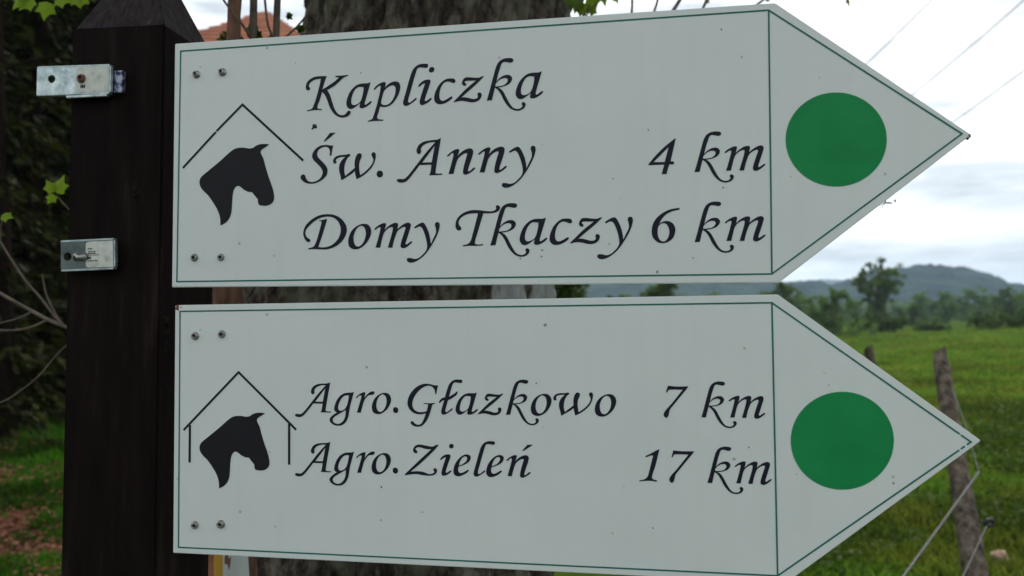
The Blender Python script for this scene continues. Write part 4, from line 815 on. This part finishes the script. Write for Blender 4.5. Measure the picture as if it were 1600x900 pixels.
# pinkish stone lying in the grass by the post
M['stone'] = noise_mat('pinkish_stone', [(0.3, (0.20, 0.12, 0.085)), (0.7, (0.48, 0.34, 0.26))], 25, 5, 0.9)
bm = bmesh.new(); bmesh.ops.create_icosphere(bm, subdivisions=3, radius=1)
sc_ = P(1562, 862, 4.3)
for v in bm.verts: v.co = v.co * (1 + 0.3 * noise.noise(v.co * 1.6)); v.co = Vector((v.co.x * 0.045, v.co.y * 0.045, v.co.z * 0.045))
o = bm_obj('stone', bm, M['stone'], None, True); o.location = (sc_.x, sc_.y, ground_z(sc_.x, sc_.y) + 0.09); tag(o, 'small pale pinkish stone in the grass beside the leaning fence post', 'stone')

# ------------------------------------------------------------------ power line
M['wire'] = mat('overhead_wire', (0.10, 0.10, 0.10), 0.7); M['polewood'] = noise_mat('pole_wood', [(0.3, (0.05, 0.045, 0.04)), (0.7, (0.1, 0.09, 0.08))], 5, 5, 0.9)
for lab, p0, p1, p2 in (('overhead wire highest of three crossing white sky above sign tip', (1455, 0, 20), (1370, 105, 23.95), (1020, 330, 60)), ('middle one of three overhead wires crossing the white sky', (1600, 0, 20), (1450, 150, 25.4), (1038, 330, 60)), ('overhead wire lowest of three meeting the upper sign tip', (1600, 110, 20), (1500, 195, 23.4), (1056, 330, 60))):
    a, b, c = P(*p0), P(*p1), P(*p2); pts = []
    for i in range(60):
        y = 11 + (60 - 11) * i / 59; l0 = (y - b.y) * (y - c.y) / ((a.y - b.y) * (a.y - c.y)); l1 = (y - a.y) * (y - c.y) / ((b.y - a.y) * (b.y - c.y)); l2 = (y - a.y) * (y - b.y) / ((c.y - a.y) * (c.y - b.y))
        pts.append(Vector((a.x + (c.x - a.x) * (y - a.y) / (c.y - a.y), y, a.z * l0 + b.z * l1 + c.z * l2)))
    V, Fc = tube_data(pts, 0.019, 6); tag(mesh_obj('power_wire', V, Fc, M['wire'], None, True), lab, 'wire', 'overhead wires')
pb = P(1038, 330, 60.2); pole = thing('utility_pole', 'distant wooden utility pole glimpsed in the gap between signs', 'pole', (pb.x, pb.y, ground_z(pb.x, pb.y)))
gz = ground_z(pb.x, pb.y)
tube('mast', [(0, 0, -0.5), (0, 0, pb.z - gz + 0.6)], [0.13, 0.09], M['polewood'], pole, 10, 2); box('crossarm', (-1.4, 1.4, -0.06, 0.06, pb.z - gz - 0.20, pb.z - gz - 0.06), M['polewood'], pole)
for x in (-1.05, 0.0, 1.05):
    if x: tube('insulator', [(x, -0.1, pb.z - gz - 0.06), (x, -0.1, pb.z - gz + 0.05)], 0.05, M['frame'], pole, 8, 2)

# ------------------------------------------------------------------ trees and bushes across the meadow
M['far_leaf'] = leaf_mat('far_leaf', (0.055, 0.095, 0.026), (0.125, 0.175, 0.055), 0.4)
M['bright_leaf'] = leaf_mat('bright_leaf', (0.085, 0.15, 0.045), (0.16, 0.235, 0.08), 0.4)
M['dark_leaf'] = leaf_mat('dark_leaf', (0.030, 0.056, 0.010), (0.08, 0.12, 0.024), 0.3)
def broad_tree(name, label, cat, base, h, clumps, leaf, n, mt, seed, group=None, trunk_r=0.15):
    # clumps: list of (x, z, r) in units of the height, relative to the base
    r_ = random.Random(seed); t = thing(name, label, cat, base, group)
    V, Fc = [], []; tops = []
    for x, z, r in clumps:
        y = r_.uniform(-0.12, 0.12)
        cc = Vector((x * h, y * h, z * h)); tops.append(cc)
        for _ in range(7):
            leaf_cloud(V, Fc, cc + Vector((r_.gauss(0, 0.55), r_.gauss(0, 0.55), r_.gauss(0, 0.5))) * r * h, r * h * 0.62, n // 7, leaf, r_, 0.85)
    mesh_obj('crown', V, Fc, mt, t)
    V, Fc = [], []
    tube_data(smooth_path([(0, 0, -0.3), (0.01 * h, 0, 0.25 * h), (0, 0, 0.55 * h)], 4), trunk_r, 8, V, Fc)
    for c in tops: tube_data(smooth_path([(0, 0, 0.15 * h), Vector((c.x * 0.5, c.y * 0.5, c.z * 0.62)), c], 3), [trunk_r * 0.32 * (1 - i / 8) + 0.008 for i in range(7)], 6, V, Fc)
    mesh_obj('trunk', V, Fc, M['darktwig'], t, True); return t
def gp(px, d): p = P(px, 500, d); return Vector((p.x, p.y, ground_z(p.x, p.y)))
def on_ground(px, d): q = gp(px, d); return q
def hpx(d, base, ytop, px): return P(px, ytop, d).z - base.z
b = on_ground(1372, 78); h = hpx(78, b, 404, 1372)
broad_tree('meadow_tree', 'lone open crowned tree standing before the blue hill', 'tree', b, h, [(-0.05, 0.36, .09), (0.0, 0.5, .11), (-0.13, 0.66, .10), (0.02, 0.66, .13), (0.14, 0.64, .11), (0.22, 0.72, .09), (-0.16, 0.78, .10), (0.0, 0.80, .12), (0.13, 0.80, .11), (0.05, 0.93, .05), (0.06, 0.98, .025), (-0.1, 0.90, .05), (-0.22, 0.82, .05), (0.22, 0.83, .05), (-0.03, 0.22, .07), (-0.08, 0.58, .09), (0.09, 0.56, .09), (-0.2, 0.70, .07), (0.18, 0.66, .08), (-0.07, 0.72, .10), (0.08, 0.72, .10), (-0.02, 0.42, .08), (0.03, 0.30, .07), (-0.12, 0.48, .06), (0.16, 0.55, .08), (0.0, 0.6, .12), (-0.05, 0.12, .1), (0.05, 0.15, .1)], 0.085, 700, M['far_leaf'], 1, trunk_r=0.22)
b = on_ground(1376, 70); broad_tree('meadow_bush', 'dense round dark bush at the foot of the lone tree', 'bush', b, hpx(70, b, 487, 1376), [(-0.9, .35, .38), (-.45, .5, .42), (0.0, .55, .45), (.45, .55, .42), (.85, .45, .38), (0.2, .3, .4), (-.2, .25, .4)], 0.13, 420, M['dark_leaf'], 2, trunk_r=0.08)
b = on_ground(1298, 60); broad_tree('meadow_bush', 'tall pale green bush beside the lower sign shoulder', 'bush', b, hpx(60, b, 447, 1298), [(random.Random(q).gauss(0, .30) * math.sqrt(max(.1, 1 - (q / 24) ** 2)), .06 + .86 * q / 24, .17 - .003 * q) for q in range(24)], 0.085, 420, M['bright_leaf'], 3, trunk_r=0.1)
b = on_ground(1222, 64); broad_tree('meadow_bush', 'small tree top peeking through the gap between sign shoulders', 'bush', b, hpx(64, b, 437, 1222), [(random.Random(q + 50).gauss(0, .24) * math.sqrt(max(.1, 1 - (q / 20) ** 2)), .1 + .84 * q / 20, .16 - .003 * q) for q in range(20)], 0.09, 400, M['far_leaf'], 4, trunk_r=0.1)
GRP = 'trees of the far meadow edge'
i = 0
for px, d, yt, mt, lab in ((1440, 150, 458, 'bright_leaf', None), (1478, 130, 455, 'bright_leaf', None), (1530, 140, 450, 'bright_leaf', None), (1572, 120, 452, 'far_leaf', None), (1610, 130, 449, 'bright_leaf', None), (1655, 120, 452, 'bright_leaf', None), (1425, 120, 478, 'far_leaf', None), (1502, 170, 466, 'far_leaf', None), (1335, 150, 468, 'bright_leaf', None), (1255, 140, 462, 'bright_leaf', None), (1195, 150, 455, 'bright_leaf', None), (1110, 140, 458, 'bright_leaf', None), (1037, 52, 436, 'far_leaf', None), (1060, 170, 462, 'bright_leaf', None), (975, 150, 458, 'bright_leaf', None), (1458, 160, 470, 'far_leaf', None), (1550, 165, 462, 'bright_leaf', None), (1590, 160, 460, 'far_leaf', None), (1408, 165, 478, 'bright_leaf', None), (1310, 165, 476, 'bright_leaf', None)):
    b = on_ground(px, d); h = hpx(d, b, yt, px); r_ = random.Random(100 + i)
    cl = [(r_.gauss(0, .17) * math.sqrt(max(0.1, 1 - ((z - .42) / .56) ** 2)) * 1.4, z, r_.uniform(.09, .15)) for z in [.08 + .86 * q / 25 for q in range(26)]]
    broad_tree('meadow_edge_tree', 'hazy green tree in the row along the far meadow edge', 'tree', b, h, cl, 0.13, 280, M[mt], 30 + i, GRP, 0.10); i += 1
for k, (px, d, yt, w, lab) in enumerate(((1545, 62, 488, 1.6, None), (1585, 60, 484, 1.7, None), (1625, 60, 484, 1.7, None), (1455, 64, 500, 1.5, None))):
    b = on_ground(px, d); h = hpx(d, b, yt, px)
    broad_tree('hedge_bush', 'low dark hedge bush at the right end of the meadow' if k < 3 else 'low flat bush alone on the meadow right of the lone tree', 'bush', b, h, [(-w * .6, .45, .4), (-w * .3, .55, .42), (0, .6, .42), (w * .3, .55, .42), (w * .6, .5, .4), (0, .3, .45)], 0.10, 330, M['dark_leaf'] if k < 3 else M['far_leaf'], 60 + k, 'hedge bushes' if k < 3 else None, 0.05)
b = on_ground(893, 6.5); broad_tree('shrub', 'dark leafy shrub showing past the trunk in the gap between signs', 'bush', b, 2.3, [(-.1, .3, .16), (.03, .4, .16), (-.06, .55, .15), (.05, .66, .13), (-.02, .8, .12), (.07, .5, .12), (-.1, .7, .1)], 0.035, 620, M['dark_leaf'], 80, None, 0.03)
# far woodland beyond the row
V, Fc = [], []; r_ = random.Random(5)
for _ in range(420):
    px = r_.uniform(840, 1750); d = r_.uniform(210, 420); p = P(px, 500, d); zb = -2.2
    hh = r_.uniform(4.0, 8.5) * d / 300
    for z in (0.3, 0.6, 0.9): leaf_cloud(V, Fc, Vector((p.x, p.y, zb + hh * z)), hh * 0.34, 26, 0.9, r_)
tag(mesh_obj('far_woodland', V, Fc, M['far_leaf']), 'far hazy woodland below the blue hill', 'woodland', kind='stuff')

# ------------------------------------------------------------------ dark spruces at the left
M['needle'] = leaf_mat('spruce_needles', (0.004, 0.006, 0.002), (0.036, 0.042, 0.007), 0.12)
M['sprucebark'] = noise_mat('spruce_bark', [(0.3, (0.007, 0.005, 0.004)), (0.7, (0.020, 0.014, 0.011))], 12, 5, 0.95, spec=0.0)
def make_spruce():
    r_ = random.Random(21); t = thing('spruce_tree', 'dark spruce with drooping boughs down to the forest floor', 'tree', group='spruces of the dark wood')
    H = 12.0; V, Fc = [], []; BV, BF = [], []
    z = 0.45
    while z < H - 0.3:
        rad = 2.5 * (1 - z / H) ** 0.8 + 0.15; nb = 9
        for k in range(nb):
            a = 2 * math.pi * (k + r_.random()) / nb; d = Vector((math.cos(a), math.sin(a), 0)); ln = rad * r_.uniform(0.7, 1.1)
            s = Vector((0, 0, z + r_.uniform(-.1, .1))); m_ = s + d * ln * 0.5 + Vector((0, 0, 0.02)); e = s + d * ln + Vector((0, 0, -0.28 * ln))
            tube_data([s, m_, e], [0.025, 0.015, 0.006], 4, BV, BF, False)
            for q in range(int(78 * (0.4 + rad / 2.6))):
                u = r_.uniform(0.15, 1.0); c = s.lerp(m_, u * 2) if u < 0.5 else m_.lerp(e, u * 2 - 1)
                side = d.cross(Vector((0, 0, 1))) * r_.uniform(-1, 1) * 0.30 * ln * (1.1 - u) + Vector((0, 0, -abs(r_.gauss(0, 0.12))))
                c = c + side; ax = (d * 0.6 + side + Vector((0, 0, -0.35)) + Vector((r_.gauss(0, .3), r_.gauss(0, .3), r_.gauss(0, .3)))).normalized(); b_ = ax.cross(Vector((r_.gauss(0, 1), r_.gauss(0, 1), r_.gauss(0, 1)))).normalized(); s_ = r_.uniform(0.06, 0.12); j = len(V)
                V += [c - ax * s_, c + b_ * s_ * 0.38, c + ax * s_, c - b_ * s_ * 0.38]; Fc.append((j, j + 1, j + 2, j + 3))
        z += 0.34
    mesh_obj('crown', V, Fc, M['needle'], t); tube_data([(0, 0, -0.2), (0, 0, H * .5), (0, 0, H)], [0.2, 0.11, 0.02], 10, BV, BF); mesh_obj('trunk', BV, BF, M['sprucebark'], t, True)
    return t
def copy_tree(o, parent=None):
    c = o.copy(); col.objects.link(c); c.parent = parent
    for ch in o.children: copy_tree(ch, c)
    return c
sp0 = make_spruce(); kids = list(sp0.children)
for k, (ang, d, s) in enumerate(((-34, 14.5, 1.0), (-39, 12, 0.95), (-29.5, 16.5, 1.05), (-33, 20, 1.2), (-27.5, 22, 1.1), (-37, 19, 1.15), (-42, 16, 1.1), (-30.5, 25, 1.3), (-35.5, 26, 1.35))):
    o = sp0 if k == 0 else sp0.copy()
    if k:
        col.objects.link(o)
        for ch in kids: c = ch.copy(); col.objects.link(c); c.parent = o
    x, y = d * math.sin(R(ang)), d * math.cos(R(ang)); o.location = (x, y, ground_z(x, y)); o.rotation_euler = (0, 0, k * 1.3); o.scale = (s, s, s)

# bare trunks standing in front of the spruces
for k, (px, d, r, lab) in enumerate(((70, 13.0, 0.09, 'slender dark bare trunk rising behind the sapling twigs'), (36, 11.5, 0.13, 'grey brown bare trunk standing before the dark spruces'), (14, 9.0, 0.10, 'thin leaning bare trunk before the dark spruces'))):
    b = P(px, 600, d); gz = ground_z(b.x, b.y); t = thing('bare_tree', lab, 'tree', (b.x, b.y, gz), 'bare trunks at the wood edge')
    lean = (0.0, 0.2, -0.5)[k]
    tube('trunk', [(0, 0, -0.2), (lean * 0.1, 0, 1.2), (lean * 0.5, 0.05, 4.0), (lean, 0, 9.0)], [r * 1.35, r, r * 0.85, r * 0.5], M['sprucebark'], t, 14)
    for q in range(7):
        z = 2.8 + q * 0.85; a = q * 2.4 + k; u = lean * min(1, z / 9); tube('limb', [(u, 0, z), (u + 0.5 * math.cos(a), 0.5 * math.sin(a), z + 0.25), (u + 1.1 * math.cos(a), 1.1 * math.sin(a), z + 0.3)], [r * 0.3, r * 0.2, r * 0.06], M['sprucebark'], t, 6)
    V, Fc = [], []; r_ = random.Random(300 + k)
    for q in range(26): leaf_cloud(V, Fc, Vector((lean + r_.gauss(0, .9), r_.gauss(0, .9), 8.0 + r_.gauss(0, 1.0))), 0.5, 60, 0.07, r_)
    mesh_obj('crown', V, Fc, M['dark_leaf'], t)

# ------------------------------------------------------------------ grass, litter
V, Fc = [], []; r_ = random.Random(77)
for px, py, sx, sz, n in ((1572, 690, .30, .16, 900), (1590, 740, .34, .18, 900), (1548, 700, .2, .12, 500), (1600, 660, .3, .14, 600), (1450, 800, .16, .06, 260), (1330, 840, .2, .06, 260), (1522, 617, .26, .07, 260), (1535, 560, .6, .08, 220), (1575, 640, .3, .08, 300), (1420, 590, .5, .08, 220), (1555, 800, .14, .06, 200), (1290, 880, .15, .06, 220), (1400, 850, .15, .05, 200), (1590, 830, .2, .08, 300), (1490, 570, .5, .07, 160)):
    d = 1.5 * F / (py - 490.0)
    for _ in range(3): d = (CAM_Z - ground_z(P(px, py, d).x, d)) * F / (py - 490.0)
    p = P(px, py, d)
    for _ in range(n):
        c = Vector((p.x + r_.gauss(0, sx), p.y + r_.gauss(0, sx), 0)); c.z = ground_z(c.x, c.y) + abs(r_.gauss(0, sz)) + 0.03; leaf_cloud(V, Fc, c, 0.02, 1, 0.028, r_)
tag(mesh_obj('meadow_weeds', V, Fc, M['dark_leaf']), 'dark leafy weeds growing in patches through the meadow', 'weeds', kind='stuff')

def blades(name, label, region, n, hgt, wid, mt, seed, d0, d1, power=2.0):
    r_ = random.Random(seed); V, Fc = [], []; a0, a1 = region
    for _ in range(n):
        d = d0 + (d1 - d0) * r_.random() ** power; a = R(r_.uniform(a0, a1)); x, y = d * math.sin(a), d * math.cos(a)
        den = noise.noise(Vector((x * 0.9, y * 0.9, 5.0))) + 0.5 * noise.noise(Vector((x * 2.6, y * 2.6, 1.0)))
        if den < -0.25 + 0.3 * r_.random() - 0.3: continue
        z = ground_z(x, y); s = (0.7 + 0.6 * den) * r_.uniform(0.5, 1.25) * hgt * (1 + d * 0.012); w = wid * (1 + d * 0.10); q = r_.uniform(0, 6.28); lean = Vector((r_.gauss(0, .35), r_.gauss(0, .35), 1)).normalized()
        sd = Vector((math.cos(q), math.sin(q), 0)) * w; k = len(V); p = Vector((x, y, z - 0.01)); mid = p + lean * s * 0.55; tip = p + lean * s + Vector((lean.x, lean.y, -0.25)) * s * 0.35
        V += [p - sd, p + sd, mid + sd * 0.8, tip, mid - sd * 0.8]; Fc.append((k, k + 1, k + 2, k + 3, k + 4))
    return tag(mesh_obj(name, V, Fc, mt), label, 'grass', kind='stuff')
M['grass'] = leaf_mat('meadow_grass', (0.080, 0.135, 0.026), (0.190, 0.265, 0.062), 0.45, tint=[(0.34, (0.40, 0.42, 0.45)), (0.44, (0.9, 0.74, 0.7)), (0.50, (0.75, 0.95, 0.8)), (0.58, (1.15, 1.1, 1.0)), (0.66, (1.15, 0.85, 0.9))], tscale=0.32)
blades('meadow_grass', 'green tufted meadow grass below and beyond the signs', (14, 42), 190000, 0.16, 0.006, M['grass'], 1, 3.2, 85, 2.6)
M['forest_grass'] = leaf_mat('forest_grass', (0.025, 0.085, 0.010), (0.08, 0.19, 0.022), 0.35, tint=[(0.42, (0.3, 0.3, 0.3)), (0.55, (1.0, 1.0, 1.0))], tscale=0.7)
blades('forest_floor_grass', 'patchy green grass on the forest floor left of the post', (-46, -25), 44000, 0.10, 0.006, M['forest_grass'], 2, 3.4, 15, 1.1)
M['litter'] = leaf_mat('dead_leaves', (0.06, 0.022, 0.014), (0.18, 0.085, 0.05), 0.1)
V, Fc = [], []; r_ = random.Random(8)
for _ in range(16000):
    d = 3.4 + 11 * r_.random() ** 1.3; a = R(r_.uniform(-48, -24)); x, y = d * math.sin(a), d * math.cos(a)
    if noise.noise(Vector((x * 0.9, y * 0.9, 5.0))) > 0.15: continue
    z = ground_z(x, y) + r_.uniform(0.004, 0.03); u = Vector((r_.gauss(0, 1), r_.gauss(0, 1), r_.gauss(0, .35))).normalized(); v = u.cross(Vector((r_.gauss(0, .3), r_.gauss(0, .3), 1))).normalized(); s = r_.uniform(.015, .035); k = len(V); p = Vector((x, y, z))
    V += [p - u * s, p + v * s * .6, p + u * s, p - v * s * .6]; Fc.append((k, k + 1, k + 2, k + 3))
tag(mesh_obj('leaf_litter', V, Fc, M['litter']), 'reddish brown dead leaves on the forest floor', 'leaf litter', kind='stuff')
